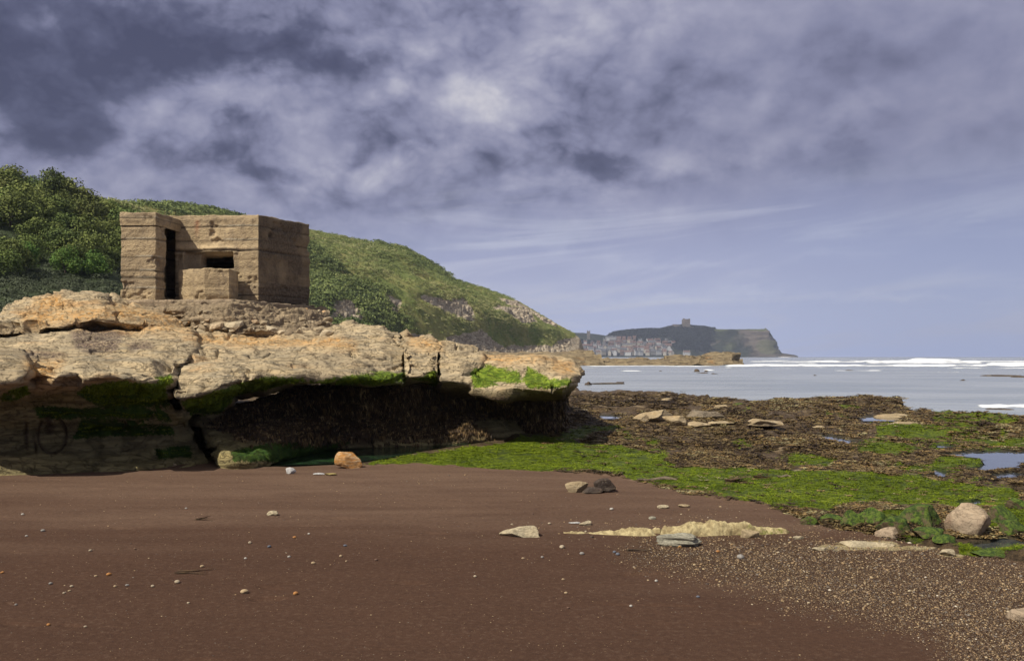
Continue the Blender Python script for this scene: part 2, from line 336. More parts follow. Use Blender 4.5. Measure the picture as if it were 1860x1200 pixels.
def concrete_mat(name, base=(.40, .30, .175), dark=(.14, .105, .072), pebbles=0.45):
    m_, N = material(name); tc = N.n('ShaderNodeTexCoord').outputs['Object']
    a = N.noise(tc, 1.3, 7, .62, .3); b = N.noise(tc, 14, 6, .7); lines = N.noise(N.mapv(tc, (.35, .35, 9.0)), 1.0, 5, .6)
    cc = N.mix(N.mr(a, .35, .65), base, tuple(x * .72 for x in base)); cc = N.mix(N.mr(lines, .5, .62, 0, .5), cc, tuple(min(1, x * 1.35) for x in base))
    vst = N.noise(N.mapv(tc, (3.5, 3.5, .35)), 1.0, 5, .6); cc = N.mix(N.mr(vst, .55, .7, 0, .5), cc, dark)
    cc = N.mix(N.mr(b, .52, .7, 0, .75), cc, dark)
    gr_ = N.noise(tc, 3.2, 8, .68, .6); cc = N.mix(N.mr(gr_, .50, .66, 0, .65), cc, (.15, .11, .075)); cc = N.mix(N.mr(gr_, .44, .34, 0, .45), cc, tuple(min(1, x * 1.35) for x in base))
    v = N.vor(tc, 28, 'F1'); sp = N.mr(v, .05, .3, pebbles, 0.0)
    vc = N.n('ShaderNodeTexVoronoi', {'Scale': 28.0, 'Vector': tc}).outputs['Color']
    cc = N.mix(sp, cc, N.mix(N.n('ShaderNodeSeparateXYZ', {0: vc}).outputs[0], (.12, .10, .08), (.50, .42, .30)))
    cc = N.mix(N.m('MULTIPLY', N.attr('lift'), .55, clamp=True), cc, tuple(min(1, x * 1.3 + .02) for x in base)); cc = N.mix(N.m('MULTIPLY', N.attr('lift'), -.5, clamp=True), cc, (.17, .135, .10)); cc = N.mix(N.m('MULTIPLY', N.attr('lime'), .8), cc, (.52, .47, .36)); cc = N.mix(N.m('MULTIPLY', N.attr('groove'), .85), cc, (.06, .045, .03))
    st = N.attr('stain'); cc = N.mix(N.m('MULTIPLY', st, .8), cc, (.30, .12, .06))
    sh = N.attr('face_shade'); cc = N.mix(N.m('MULTIPLY', sh, .95), cc, N.mix(N.mr(b, .4, .6), (.065, .050, .036), (.13, .10, .07)))  # painted shade darkens the right-hand face
    hv = N.m('ADD', N.m('MULTIPLY', b, .5), N.m('MULTIPLY', v, -.5)); hv = N.m('ADD', hv, N.m('MULTIPLY', N.noise(tc, 60, 4, .7), .3))
    finish(N, cc, .93, hv, .9, .035, .2); return m_
M_conc = concrete_mat("weathered_concrete")
M_mortar = concrete_mat("rubble_mortar", (.27, .205, .13), (.06, .045, .03), .6)
M_conc_rough = concrete_mat("rough_aggregate_concrete", (.33, .25, .165), (.09, .07, .05), .85)

def leaf_mat(name, stops, rough=.6, trans=0.0, spec=.1):
    m_, N = material(name); t = N.attr('tint'); tc = N.n('ShaderNodeTexCoord').outputs['Object']
    cc = N.ramp(t, stops); rr_ = N.n('ShaderNodeObjectInfo').outputs['Random']
    cc = N.n('ShaderNodeHueSaturation', {'Color': cc, 'Hue': N.m('ADD', .475, N.m('MULTIPLY', rr_, .045)), 'Saturation': 1.0, 'Value': N.m('ADD', .75, N.m('MULTIPLY', N.m('FRACT', N.m('MULTIPLY', rr_, 7.3)), .65))}).outputs[0] if 'tree' in name or 'bright' in name else cc
    cc = N.mix(N.mr(N.noise(tc, 3.0, 3, .6), .35, .65, 0, .4), cc, stops[0][1])
    finish(N, cc, rough, None, spec=spec); return m_
M_scrub = leaf_mat("scrub_leaves", [(0, (.070, .095, .035)), (.35, (.155, .19, .06)), (.6, (.22, .255, .08)), (.8, (.28, .30, .11)), (1, (.36, .34, .15))])
M_tree = leaf_mat("tree_leaves", [(0, (.050, .070, .020)), (.5, (.115, .145, .036)), (1, (.20, .23, .06))])
M_tree_light = leaf_mat("bright_leaves", [(0, (.05, .11, .022)), (.5, (.09, .16, .03)), (1, (.17, .24, .05))])
M_heath = leaf_mat("grey_green_scrub", [(0, (.05, .06, .035)), (.5, (.085, .10, .055)), (1, (.13, .15, .09))])
M_bark = rock_mat("bark", (.09, .07, .05), (.07, .055, .04), (.05, .04, .03), 0, 3, False, False)
M_wrack = leaf_mat("brown_seaweed", [(0, (.020, .014, .010)), (.3, (.075, .047, .026)), (.55, (.14, .095, .040)), (.75, (.20, .15, .065)), (.9, (.28, .17, .065)), (1, (.33, .29, .15))], .45)
M_weedgreen = leaf_mat("green_weed", spec=.04, stops= [(0, (.036, .058, .006)), (.4, (.115, .155, .009)), (.8, (.185, .235, .013)), (1, (.30, .33, .05))])
M_fringe = leaf_mat("hanging_seaweed", [(0, (.035, .025, .017)), (.5, (.11, .07, .036)), (.85, (.26, .17, .075)), (1, (.45, .33, .16))], .5)

def pebble_mat(name="pebbles"):
    m_, N = material(name); t = N.attr('tint')
    cc = N.ramp(t, [(0, (.06, .04, .028)), (.18, (.12, .08, .05)), (.42, (.20, .13, .07)), (.62, (.15, .125, .10)), (.72, (.27, .18, .09)), (.86, (.34, .25, .14)), (.96, (.36, .29, .19)), (.993, (.50, .43, .33))], 'CONSTANT')
    finish(N, cc, .6, None, spec=.35); return m_
M_pebble = pebble_mat()

# ground: one sheet, masks as attributes
def flat_mat(name, c, var=.3, sc=.3):
    m_, N = material(name); tc = N.n('ShaderNodeTexCoord').outputs['Object']
    finish(N, N.mix(N.mr(N.noise(tc, sc, 4, .6), .35, .65), c, tuple(x * (1 - var) for x in c)), .9); return m_
M_ground, N = material("beach_and_reef"); tc = N.n('ShaderNodeTexCoord').outputs['Object']
fine = N.noise(tc, 110, 5, .75); med = N.noise(N.mapv(tc, (.5, 1.6, 1)), 1.2, 6, .6, .5); band = N.noise(N.mapv(tc, (.16, 1.1, 1), (0, 0, .1)), 1.0, 5, .55, .4)
ripl = N.noise(N.mapv(tc, (1.3, 9, 1)), 1.4, 4, .6, .8)
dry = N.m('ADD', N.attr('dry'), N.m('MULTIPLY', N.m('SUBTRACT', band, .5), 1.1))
sand = N.mix(N.mr(dry, .2, .8), (.073, .040, .0268), (.132, .083, .057))  # darker tone carries the painted foreground shade
sand = N.mix(N.mr(med, .4, .7, 0, .35), sand, (.055, .030, .021))
mot = N.noise(tc, 26, 5, .7); sand = N.mix(N.mr(mot, .50, .68, 0, .5), sand, (.045, .025, .018)); sand = N.mix(N.mr(mot, .47, .33, 0, .35), sand, (.15, .10, .072))
sand = N.mix(N.mr(fine, .55, .70, 0, .6), sand, (.20, .13, .085)); sand = N.mix(N.mr(fine, .42, .28, 0, .6), sand, (.04, .025, .02))
gv = N.n('ShaderNodeTexVoronoi', {'Scale': 85.0, 'Vector': tc}); gc = N.ramp(N.n('ShaderNodeSeparateXYZ', {0: gv.outputs['Color']}).outputs[0],
     [(0, (.07, .045, .03)), (.3, (.13, .085, .05)), (.55, (.23, .15, .075)), (.75, (.14, .115, .09)), (.88, (.36, .27, .16))], 'CONSTANT')
sand = N.mix(N.m('MULTIPLY', N.attr('gravel'), N.mr(gv.outputs['Distance'], .25, .5, .9, .2)), sand, gc)
n30 = N.noise(tc, 14, 6, .7); n4 = N.noise(tc, 2.2, 5, .6)
reefc = N.mix(N.mr(n30, .35, .65), (.045, .032, .021), (.14, .095, .052)); reefc = N.mix(N.mr(n4, .52, .66, 0, .8), reefc, (.27, .20, .12))
cc = N.mix(N.attr('reef'), sand, reefc)
gcol = N.mix(N.mr(n30, .38, .64), (.055, .080, .008), (.165, .21, .013)); gcol = N.mix(N.mr(n4, .48, .66, 0, .8), gcol, (.045, .060, .018))
gm = N.mr(N.m('ADD', N.attr('algae'), N.m('MULTIPLY', N.m('SUBTRACT', n30, .5), .8)), .4, .6)
cc = N.mix(gm, cc, gcol)
cc = N.mix(N.attr('pale'), cc, N.mix(N.mr(n30, .35, .65), (.44, .37, .22), (.30, .23, .11)))
cc = N.mix(N.m('MULTIPLY', N.attr('wet'), .8), cc, (.022, .030, .020))
sand = sand
hv = N.m('ADD', N.m('MULTIPLY', N.m('ADD', fine, ripl), .25), N.m('MULTIPLY', N.m('MULTIPLY', n30, N.attr('reef')), 3.0)); hv = N.m('ADD', hv, N.m('MULTIPLY', N.noise(tc, 7, 5, .6), .5))
hv = N.m('ADD', hv, N.m('MULTIPLY', N.m('MULTIPLY', N.attr('gravel'), gv.outputs['Distance']), -.9))
finish(N, cc, N.mix(N.attr('reef'), (.95, .95, .95), (.55, .55, .55)), hv, 1.0, .03, N.mix(N.attr('reef'), (.05, .05, .05), (.10, .10, .10)))

M_sea, N = material("sea_water"); tc = N.n('ShaderNodeTexCoord').outputs['Object']
w1 = N.noise(N.mapv(tc, (.5, 1.5, 1)), 1.1, 6, .6, .3); w2 = N.noise(N.mapv(tc, (.06, .22, 1)), 1.0, 5, .6)
fo = N.m('ADD', N.attr('foam'), N.m('MULTIPLY', N.m('SUBTRACT', N.noise(N.mapv(tc, (.22, .22, 1)), 1.3, 8, .75), .5), 1.3)); fm = N.m('MULTIPLY', N.mr(fo, .45, .95), N.mr(N.attr('foam'), .05, .3))
cc = N.mix(N.mr(w2, .35, .65), (.215, .24, .255), (.31, .33, .34)); cc = N.mix(fm, cc, (.85, .86, .88))
hv = N.m('ADD', N.m('MULTIPLY', w1, 2.2), N.m('MULTIPLY', w2, 9.0))
finish(N, cc, N.mix(fm, (.22, .22, .22), (.9, .9, .9)), hv, .55, .10, .5)
M_pool, N = material("pool_water"); tc = N.n('ShaderNodeTexCoord').outputs['Object']
finish(N, (.05, .055, .055), .04, N.noise(tc, 4, 3, .5), .12, .01, .9)
M_poolweed, N = material("weedy_pool_water"); tc = N.n('ShaderNodeTexCoord').outputs['Object']
finish(N, N.mix(N.mr(N.noise(N.mapv(tc, (1, 3, 1)), 3, 6, .65), .5, .62), (.012, .020, .014), (.035, .09, .03)), .07, N.noise(tc, 9, 4, .6), .35, .02, .6)

M_hill, N = material("hillside"); tc = N.n('ShaderNodeTexCoord').outputs['Object']
a = N.noise(tc, .035, 7, .6, .4); b = N.noise(tc, .35, 7, .68); c = N.noise(N.mapv(tc, (1, 1, 3.0)), .5, 7, .7, .5)
cc = N.mix(N.mr(a, .38, .62), (.13, .16, .045), (.26, .235, .085)); cc = N.mix(N.mr(b, .50, .66, 0, .7), cc, (.06, .082, .03)); cc = N.mix(N.mr(b, .42, .3, 0, .6), cc, (.26, .24, .11))
scn = N.mr(N.m('ADD', N.attr('scar'), N.m('MULTIPLY', N.m('SUBTRACT', c, .5), 1.2)), .42, .6)
cc = N.mix(scn, cc, N.mix(N.mr(c, .38, .62), (.20, .155, .11), (.46, .39, .29)))
finish(N, cc, .95, N.m('ADD', b, N.m('MULTIPLY', c, .7)), .8, .8, .1)
M_bankg = flat_mat('wood_floor', (.045, .06, .025), .4, .3)
M_head, N = material("headland"); tc = N.n('ShaderNodeTexCoord').outputs['Object']
a = N.noise(tc, .012, 7, .6, .4); c = N.noise(N.mapv(tc, (1, 1, 3.5)), .02, 7, .7, .5)
cc = N.mix(N.mr(a, .4, .6), (.012, .016, .011), (.026, .031, .018)); cc = N.mix(N.attr('scar'), cc, N.mix(N.mr(c, .4, .6), (.045, .038, .032), (.11, .092, .075)))
cc = N.mix(N.attr('grass'), cc, (.075, .085, .035))
finish(N, cc, .95, c, .8, 6.0, .1)


# ------------------------------------------------------------------ ground sheet
SEA = -0.55
SHORE = [(990, 712), (1040, 711), (1110, 710), (1175, 713), (1215, 722), (1290, 724), (1380, 728), (1500, 728), (1560, 724), (1632, 727), (1642, 733), (1535, 734.5), (1530, 736.5), (1640, 741), (1650, 746),
         (1662, 752), (1700, 758), (1780, 760), (1860, 764), (1950, 768), (6000, 790), (6000, 640), (990, 640)]
EDGE = [(-6000, 790), (350, 815), (520, 822), (650, 841), (760, 841), (900, 850), (1080, 860), (1160, 872), (1240, 896), (1300, 903), (1380, 914), (1440, 936), (1500, 958), (1580, 968), (1660, 984), (1740, 1004), (1860, 1020), (6000, 1200)]
PALE = [[(1475, 998), (1500, 988), (1700, 992), (1700, 998), (1560, 1000)], [(1515, 984), (1620, 982), (1640, 990), (1560, 994)], [(1700, 1002), (1760, 1004), (1745, 1012), (1712, 1010)]]
GRAVEL = [(1180, 985), (1300, 980), (1700, 985), (1860, 1015), (3000, 1100), (3000, 1500), (1900, 1400), (1700, 1141), (1450, 1090), (1300, 1040), (1150, 1005)]
GREEN = [[(640, 842), (760, 820), (900, 806), (1010, 792), (1060, 775), (1130, 778), (1140, 786), (1040, 800), (1180, 822), (1230, 845), (1400, 850), (1540, 868), (1700, 878), (1860, 900), (1860, 935), (1700, 930), (1600, 925), (1480, 935), (1420, 925), (1250, 893), (1080, 858), (900, 850), (700, 842)],
         [(1580, 780), (1700, 778), (1720, 800), (1640, 810), (1600, 800)], [(1700, 830), (1780, 828), (1790, 850), (1720, 858), (1690, 845)], [(1540, 812), (1600, 806), (1680, 822), (1660, 836), (1560, 830)],
         [(1430, 826), (1530, 842), (1500, 856), (1430, 850)], [(1740, 990), (1860, 995), (1860, 1012), (1740, 1005)], [(1600, 930), (1660, 935), (1660, 960), (1590, 955)], [(1800, 930), (1900, 920), (1900, 975), (1790, 965)],
         [(1500, 755), (1560, 757), (1540, 762), (1490, 762)], [(1780, 800), (1870, 800), (1870, 818), (1800, 815)]]
POOLS = [  # polygon in the plan of the ground as seen, weed flag, label
 ([(1706, 826), (1750, 822), (1800, 819), (1870, 820), (1880, 836), (1850, 842), (1850, 848), (1790, 852), (1772, 849), (1790, 843), (1782, 832), (1740, 828)], 0, "bright branching tide pool at the right edge of the reef"),
 ([(1697, 852), (1710, 857), (1722, 861), (1712, 865), (1700, 863)], 0, "small bright pool just left of the green weed island"),
 ([(1484, 789), (1500, 791), (1530, 796), (1566, 801), (1540, 804), (1500, 797)], 0, "thin pale tide pool in the middle of the brown reef"),
 ([(1742, 911), (1764, 912), (1776, 908), (1782, 914), (1750, 916)], 0, "tiny pool on the green weed above the big round boulder"),
 ([(1762, 988), (1800, 984), (1812, 976), (1850, 979), (1870, 984), (1840, 988), (1812, 996), (1780, 995)], 0, "grey pool beside the sand right of the big round boulder"),
 ([(1700, 808), (1735, 809), (1730, 813), (1705, 812)], 0, "narrow pool slit among brown weed behind the large pool"),
 ([(1090, 756), (1130, 757), (1120, 760), (1095, 760)], 0, "small pool in the weed beyond the end of the ledge"),
 ([(1560, 760), (1600, 757), (1640, 760), (1620, 764), (1570, 764)], 0, "thin pool among weed in front of the water inlet"),
 ([(1800, 862), (1840, 858), (1868, 862), (1840, 867), (1810, 867)], 0, "small pool below the large one at the right edge"),
 ([(470, 818), (520, 806), (620, 803), (740, 806), (820, 798), (900, 797), (840, 806), (770, 815), (700, 830), (640, 838), (560, 841), (460, 843), (430, 841)], 1, "dark weedy pool along the foot of the undercut ledge")]
def zb(d): return -0.03 - 0.10 * ss(d, 9, 16) - 0.32 * ss(d, 16, 48)
for i, (pl, w_, lb) in enumerate(POOLS):
    c_ = np.array(pl).mean(0); d_ = 10.0
    for _ in range(20): d_ = (EYE - zb(d_)) * FP / (c_[1] - HY)
    POOLS[i] = (pl, w_, lb, float(zb(d_)) - (0.015 if not w_ else 0.03), d_)
def ground(x, y, full=False):
    x = np.asarray(x, float); y = np.asarray(y, float); shp = x.shape; x = x.ravel(); y = y.ravel()
    d = np.maximum(y, 0.6); zbase = zb(d)
    px = CX + x / d * FP; py = HY + (EYE - zbase) * FP / d
    wob = fbm(px * .03, py * .09, 0, 4, .55, 2) ; wob2 = fbm(px * .12, py * .3, 0, 3, .55, 5)
    reef = poly_sd(px, py + wob * 5 + wob2 * 1.5, EDGE + [(6000, 600), (-6000, 600)], 2.0); reefm = ss(reef, -3, 6)
    sea = poly_sd(px, py + wob * 1.8 + wob2 * .8, SHORE, 3.0); seam = ss(sea, -2, 3)
    far = ss(d, 60, 90); seam = np.maximum(seam, far * (px > 800))
    lum = fbm(x * .9, y * .7, 0, 5, .55, 11); rid = fbm(x * .35, y * .9, 0, 4, .5, 13, True)
    zr = .09 * lum + .15 * np.maximum(0, rid - .1) * ss(d, 10, 20) + .10 * ss(d, 20, 40) * lum
    big = fbm(x * .16, y * .35, 0, 4, .5, 17)
    zr = zr + .14 * ss(big, .05, .35) * ss(d, 14, 25)
    cw = fbm(x * .5, y * .5, 0, 3, .5, 81); zr = zr + .09 * ss(d, 11, 18) * cellv(x * .9 + cw, y * .5 - cw * .8, 9.5, 6) + .03 * cellv(x * 2.6 + cw * 2, y * 1.5 - cw * 2, 19.5, 4)
    edgestep = .07 * ss(reef, 0, 14) * ss(px, 1380, 1500)
    zs = .012 * fbm(x * .5, y * 1.6, 0, 4, .5, 21) + .006 * ss(fbm(x * .6, y * 1.2, 0, 3, .5, 23), -.1, .4) * fbm(x * 1.2, y * 9 + 2 * fbm(x * .8, y * .8, 0, 3, .5, 24), 0, 3, .5, 25) - .022 * ss(fbm(x * 2.0, y * 7.0, 0, 3, .5, 26), .42, .62) + .0025 * fbm(x * 5, y * 16, 0, 3, .5, 22)
    hil = .0
    z = zbase + (1 - reefm) * zs + reefm * (zr + edgestep - .01)
    al = np.zeros_like(z)
    for g in GREEN: al = np.maximum(al, ss(poly_sd(px, py + wob * 5 + wob2 * 3, g, 1.6), -5, 9))
    al = al * reefm
    z = z * (1 - .0) - al * reefm * zr * .35
    fl = ss(fbm(px * .011, py * .045, 0, 4, .5, 31), .15, .4) * reefm * (px > 1000) * (py > 735)
    al2 = np.maximum(al, fl * .62)
    wet = np.zeros_like(z)
    for pl, w_, lb, L, dc in POOLS:
        sd = poly_sd(px, py + wob * 1.2, pl, 2.0); k = ss(sd, -5, 2)
        near = ss(sd, -16, -6); far_ = ss(sd, -40, -12)
        z = z * (1 - far_) + far_ * np.minimum(z, L + .025 + (z - L) * .05)
        z = np.where(near > 0, z * (1 - near) + near * np.maximum(z, L + .02), z)
        z = z * (1 - k) + k * (L - .10); wet = np.maximum(wet, ss(sd, -9, 0))
    z = z * (1 - seam) + seam * (SEA - .25 - 1.5 * ss(d, 80, 200) - 3 * ss(d, 300, 3000))
    if not full: return z.reshape(shp)
    pale = np.zeros_like(z)
    for g in PALE: pale = np.maximum(pale, ss(poly_sd(px, py + wob * 4 + wob2 * 2, g, 2.5), -3, 4))
    gr = ss(poly_sd(px, py + wob * 22, GRAVEL, 1.5), -70, 60) * (1 - reefm)
    sandy = ss(fbm(px * .006, py * .02, 0, 4, .5, 41), -.1, .5)
    gr = np.maximum(gr, .38 * sandy * ss(px, 600, 1100) * ss(py, 1010, 900) * (1 - reefm))
    sand_lightv = np.clip((1150 - py) / 290, 0, 1) ** 1.5 * .75 + .12 * ss(px, 900, 1500)  # foreground cloud shade and vignette painted into the sand colour, lightening with distance
    return (z.reshape(shp), dict(reef=reefm * (1 - .0), algae=al2, pale=pale, gravel=gr, dry=sand_lightv, wet=np.maximum(wet, seam)))
cols = np.concatenate([np.linspace(-6000, -500, 40), np.linspace(-480, 780, 320), np.linspace(782, 2040, 640), np.linspace(2080, 6000, 40)])
pyr = np.concatenate([np.linspace(4200, 1320, 40), np.linspace(1310, 880, 330), np.linspace(879, 705, 350), np.linspace(704, 648.1, 60)])
dr = (EYE + .1) * FP / (pyr - HY)
gx = (cols[None] - CX) / FP * dr[:, None]; gy = dr[:, None] + 0 * gx
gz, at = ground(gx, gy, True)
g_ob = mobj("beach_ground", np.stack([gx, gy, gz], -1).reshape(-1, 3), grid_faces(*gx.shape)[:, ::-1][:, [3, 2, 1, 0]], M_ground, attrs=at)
tag(g_ob, "dark reddish sand running into weed covered flat reef", None, None, 'structure')
def solve_d(px, py):
    d = (EYE + .05) * FP / (py - HY)
    for _ in range(6):
        z = float(ground(np.array([(px - CX) / FP * d]), np.array([d]))[0]); d = .5 * d + .5 * (EYE - z) * FP / (py - HY)
    return d, z

# pools
for pl, w_, lb, L, dc in POOLS:
    p = np.array(pl, float); c_ = p.mean(0); q = c_ + (p - c_) * 1.12
    d_ = (EYE - L) * FP / (q[:, 1] - HY); V = np.stack([(q[:, 0] - CX) / FP * d_, d_, 0 * d_ + L], -1)
    bm = bmesh.new(); vs = [bm.verts.new(v) for v in V]; f = bm.faces.new(vs); bmesh.ops.triangulate(bm, faces=[f]); bmesh.ops.recalc_face_normals(bm, faces=bm.faces)
    me = bpy.data.meshes.new("tide_pool"); bm.to_mesh(me); bm.free()
    if me.polygons[0].normal.z < 0: me.flip_normals()
    tag(link("tide_pool", me, M_poolweed if w_ else M_pool), lb, None, "pools left on the reef", 'structure')

# ------------------------------------------------------------------ sea with breakers
WAVES = [  # px0,px1,py,height m,foam, width in py px
 (1345, 2100, 657.5, .9, 1.0, 1.0), (1300, 2300, 665.0, .6, 1.0, 1.0), (1560, 1800, 660.5, 1.2, 1.0, 1.6), (1640, 1760, 656, 1.2, 1.1, 1.0), (1380, 1500, 661, .4, .8, .8), (1780, 2300, 662, .8, 1.0, 1.3),
 (1355, 2300, 652.5, .8, .55, .4), (1500, 1620, 673.5, .15, .75, .6), (1390, 1440, 673, .12, .7, .5), (1600, 1760, 676, .12, .6, .5), (1040, 1340, 664.8, .15, .75, .6), (1110, 1180, 673.5, .12, .8, .6), (1265, 1310, 672, .2, 1.1, 1.2),
 (1040, 1110, 667.5, .1, .7, .8), (1762, 2100, 737.5, .13, 1.3, 2.6), (1230, 1262, 712.5, .10, .9, 2.0), (1180, 1205, 651.5, .5, 1.2, 1.5), (1060, 1230, 650.3, .4, .5, .6), (1300, 1345, 668, .2, .9, .6), (1850, 2300, 684, .1, .7, 1.2), (1360, 1700, 655.3, .5, .6, .5), (1700, 2300, 669.5, .3, .7, .6), (1420, 1560, 667.5, .2, .6, .5), (1560, 1660, 670.5, .2, .6, .5), (1100, 1160, 669.5, .1, .6, .5), (1350, 1480, 670, .15, .6, .4), (1400, 1450, 646.2+3, 1.2, 1.0, .4)]
pys = np.concatenate([np.linspace(860, 772, 60), np.linspace(771, 690, 120), np.linspace(689.6, 650, 170), np.linspace(649.9, 648.02, 50)])
scol = np.concatenate([np.linspace(-6000, 600, 30), np.linspace(620, 1020, 40), np.linspace(1022, 2100, 620), np.linspace(2130, 6000, 30)])
ds = (EYE - SEA) * FP / (pys - HY); sx = (scol[None] - CX) / FP * ds[:, None]; sy = ds[:, None] + 0 * sx
PX = scol[None] + 0 * sx; PY = pys[:, None] + 0 * sx
sz = np.zeros_like(sx); foam = np.zeros_like(sx)
for i, (a0, a1, yc, h, fo_, wd) in enumerate(WAVES):
    m = ss(PX, a0, a0 + 25) * (1 - ss(PX, a1 - 25, a1)); n = fbm(PX * .02, 0 * PX, i * 3.1, 4, .55, i)
    yy = yc + n * wd * 1.3; wv = wd * (1 + .5 * fbm(PX * .035, 0 * PX, 9 + i, 3))
    g = np.exp(-((PY - yy) / wv) ** 2); br = .75 + .4 * ss(fbm(PX * .02, 0 * PX, 20 + i, 4, .6), -.35, .3)
    sz += h * .62 * g * m * br; foam = np.maximum(foam, fo_ * np.exp(-(np.maximum(0, np.abs(PY - yy) - .3 * wv) / wv) ** 2) * m * np.minimum(br, 1.1))
sz += .035 * fbm(sx * .25, sy * .6, 0, 4, .5, 3) * ss(ds, 20, 45)[:, None] + .12 * fbm(sx * .03, sy * .09, 0, 4, .5, 5) * ss(ds, 90, 250)[:, None]
o = mobj("sea_water", np.stack([sx, sy, sz + SEA], -1).reshape(-1, 3), grid_faces(*sx.shape), M_sea, attrs=dict(foam=foam)); tag(o, "grey sea with white breaking waves offshore", None, None, 'structure')

# ------------------------------------------------------------------ rock ledge
def rock_disp(G, Nn, amp=1.0, seed=0, strata=1.0):
    x, y, z = G[..., 0], G[..., 1], G[..., 2]
    zt = z + .05 * x - .02 * y
    w = fbm(x * .5, y * .5, z * .5, 3, .5, seed + 1)
    beds = fbm(x * .25, y * .25, zt * 4.8 + w * .9, 4, .6, seed + 2); st = np.tanh(beds * 5) * .5 + beds
    blocks = np.abs(fbm(x * .9, y * .9, z * 1.4, 3, .5, seed + 3)); cr = np.exp(-(fbm(x * .55, y * .7, z * .9, 4, .5, seed + 4) / .022) ** 2)
    wx = fbm(x * .8, y * .8, z * 1.5, 2, .5, seed + 7) * .4; cell = cellv((x + .25 * y) * .75 + wx, (y - .3 * x) * .55 + wx, zt * 3.2 + wx * 1.2, 5) + .22 * cellv((x + .4 * y) * 1.9 + wx * 2, (y - .3 * x) * 1.2 + wx * 2, zt * 8 + wx * 2, 4)
    lump = fbm(x * .55, y * .55, z * .8, 3, .5, seed + 5); fine = fbm(x * 5, y * 5, z * 9, 4, .6, seed + 6)
    return amp * (.08 * lump + .11 * strata * st + .10 * (blocks - .25) - .12 * cr + .032 * fine + .125 * cell * (.5 + .5 * ss(lump, -.3, .2)))
def masks(G, extra=None):
    px, py = proj(G); x, y, z = G[..., 0], G[..., 1], G[..., 2]
    n = fbm(x * 1.2, y * 1.2, z * 2.0, 4, .55, 51); n2 = fbm(x * 3, y * 3, z * 4, 4, .55, 52); ny = n * 9 + n2 * 6
    A = lambda polys, s=6, soft=8: np.maximum.reduce([ss(poly_sd(px + n.ravel().reshape(px.shape) * 10, py + ny, g, 1.0).reshape(px.shape), -soft, s) for g in polys])
    return px, py, n, n2, A
ALG = [[(60, 742), (180, 738), (300, 745), (310, 760), (150, 765), (70, 760)], [(0, 712), (50, 698), (55, 712), (30, 725), (0, 728)], [(150, 700), (230, 690), (305, 697), (312, 735), (250, 745), (180, 740), (140, 720)], [(285, 690), (315, 680), (322, 700), (300, 712), (285, 708)],
       [(325, 735), (420, 702), (480, 688), (550, 683), (560, 692), (480, 705), (430, 718), (400, 752), (345, 752)], [(560, 688), (640, 680), (640, 690), (600, 697), (560, 697)], [(605, 690), (640, 680), (735, 672), (735, 695), (660, 700), (610, 700)],
       [(735, 686), (770, 683), (797, 668), (800, 700), (770, 695)], [(852, 675), (890, 664), (945, 672), (950, 695), (900, 700), (860, 705)], [(948, 690), (960, 668), (985, 678), (1000, 690), (1045, 690), (1035, 705), (1000, 708), (960, 708)],
       [(150, 765), (310, 770), (320, 790), (130, 800)], [(415, 812), (470, 800), (560, 796), (640, 800), (560, 835), (420, 842)], [(285, 815), (350, 812), (350, 835), (290, 838)]]
ORG = [[(60, 545), (105, 535), (130, 560), (70, 560)], [(40, 570), (230, 560), (345, 580), (345, 590), (230, 575), (60, 590)], [(50, 660), (110, 655), (90, 690), (58, 685)], [(130, 592), (330, 592), (345, 600), (140, 600)],
       [(250, 568), (320, 572), (310, 582), (260, 580)], [(1000, 655), (1035, 662), (1040, 680), (1005, 672)], [(745, 612), (800, 625), (800, 632), (745, 625)], [(880, 648), (990, 650), (985, 660), (880, 656)], [(350, 610), (640, 622), (640, 630), (360, 620)]]
PUR = [[(132, 605), (190, 600), (230, 605), (210, 635), (160, 640), (135, 628)], [(230, 625), (270, 622), (280, 632), (240, 640)], [(45, 637), (110, 642), (100, 650), (50, 645)]]
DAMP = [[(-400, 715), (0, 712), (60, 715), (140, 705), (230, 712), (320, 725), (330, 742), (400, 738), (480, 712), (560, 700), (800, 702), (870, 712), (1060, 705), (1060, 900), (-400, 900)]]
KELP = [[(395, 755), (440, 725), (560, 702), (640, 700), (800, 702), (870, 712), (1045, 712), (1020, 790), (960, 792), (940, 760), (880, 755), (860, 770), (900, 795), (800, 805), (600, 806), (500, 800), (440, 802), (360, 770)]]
def add_rock(name, rows, nu, nv, mat, parent, amp=1.0, seed=0, bl=(2, 3), strata=1.0, post=None, endfade=None):
    G = net(rows, nu, nv, bl); Nn = -grid_normals(G)
    D = rock_disp(G, Nn, amp, seed, strata)
    G = G + Nn * D[..., None]
    px, py, n, n2, A = masks(G)
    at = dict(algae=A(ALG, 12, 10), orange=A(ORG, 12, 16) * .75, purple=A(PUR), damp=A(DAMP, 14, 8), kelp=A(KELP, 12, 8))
    if post: G, at = post(G, at, px, py, Nn)
    o = mobj(name, G.reshape(-1, 3), grid_faces(nv, nu), mat, parent, attrs={k: v.ravel() for k, v in at.items()})
    return o, G, Nn, at

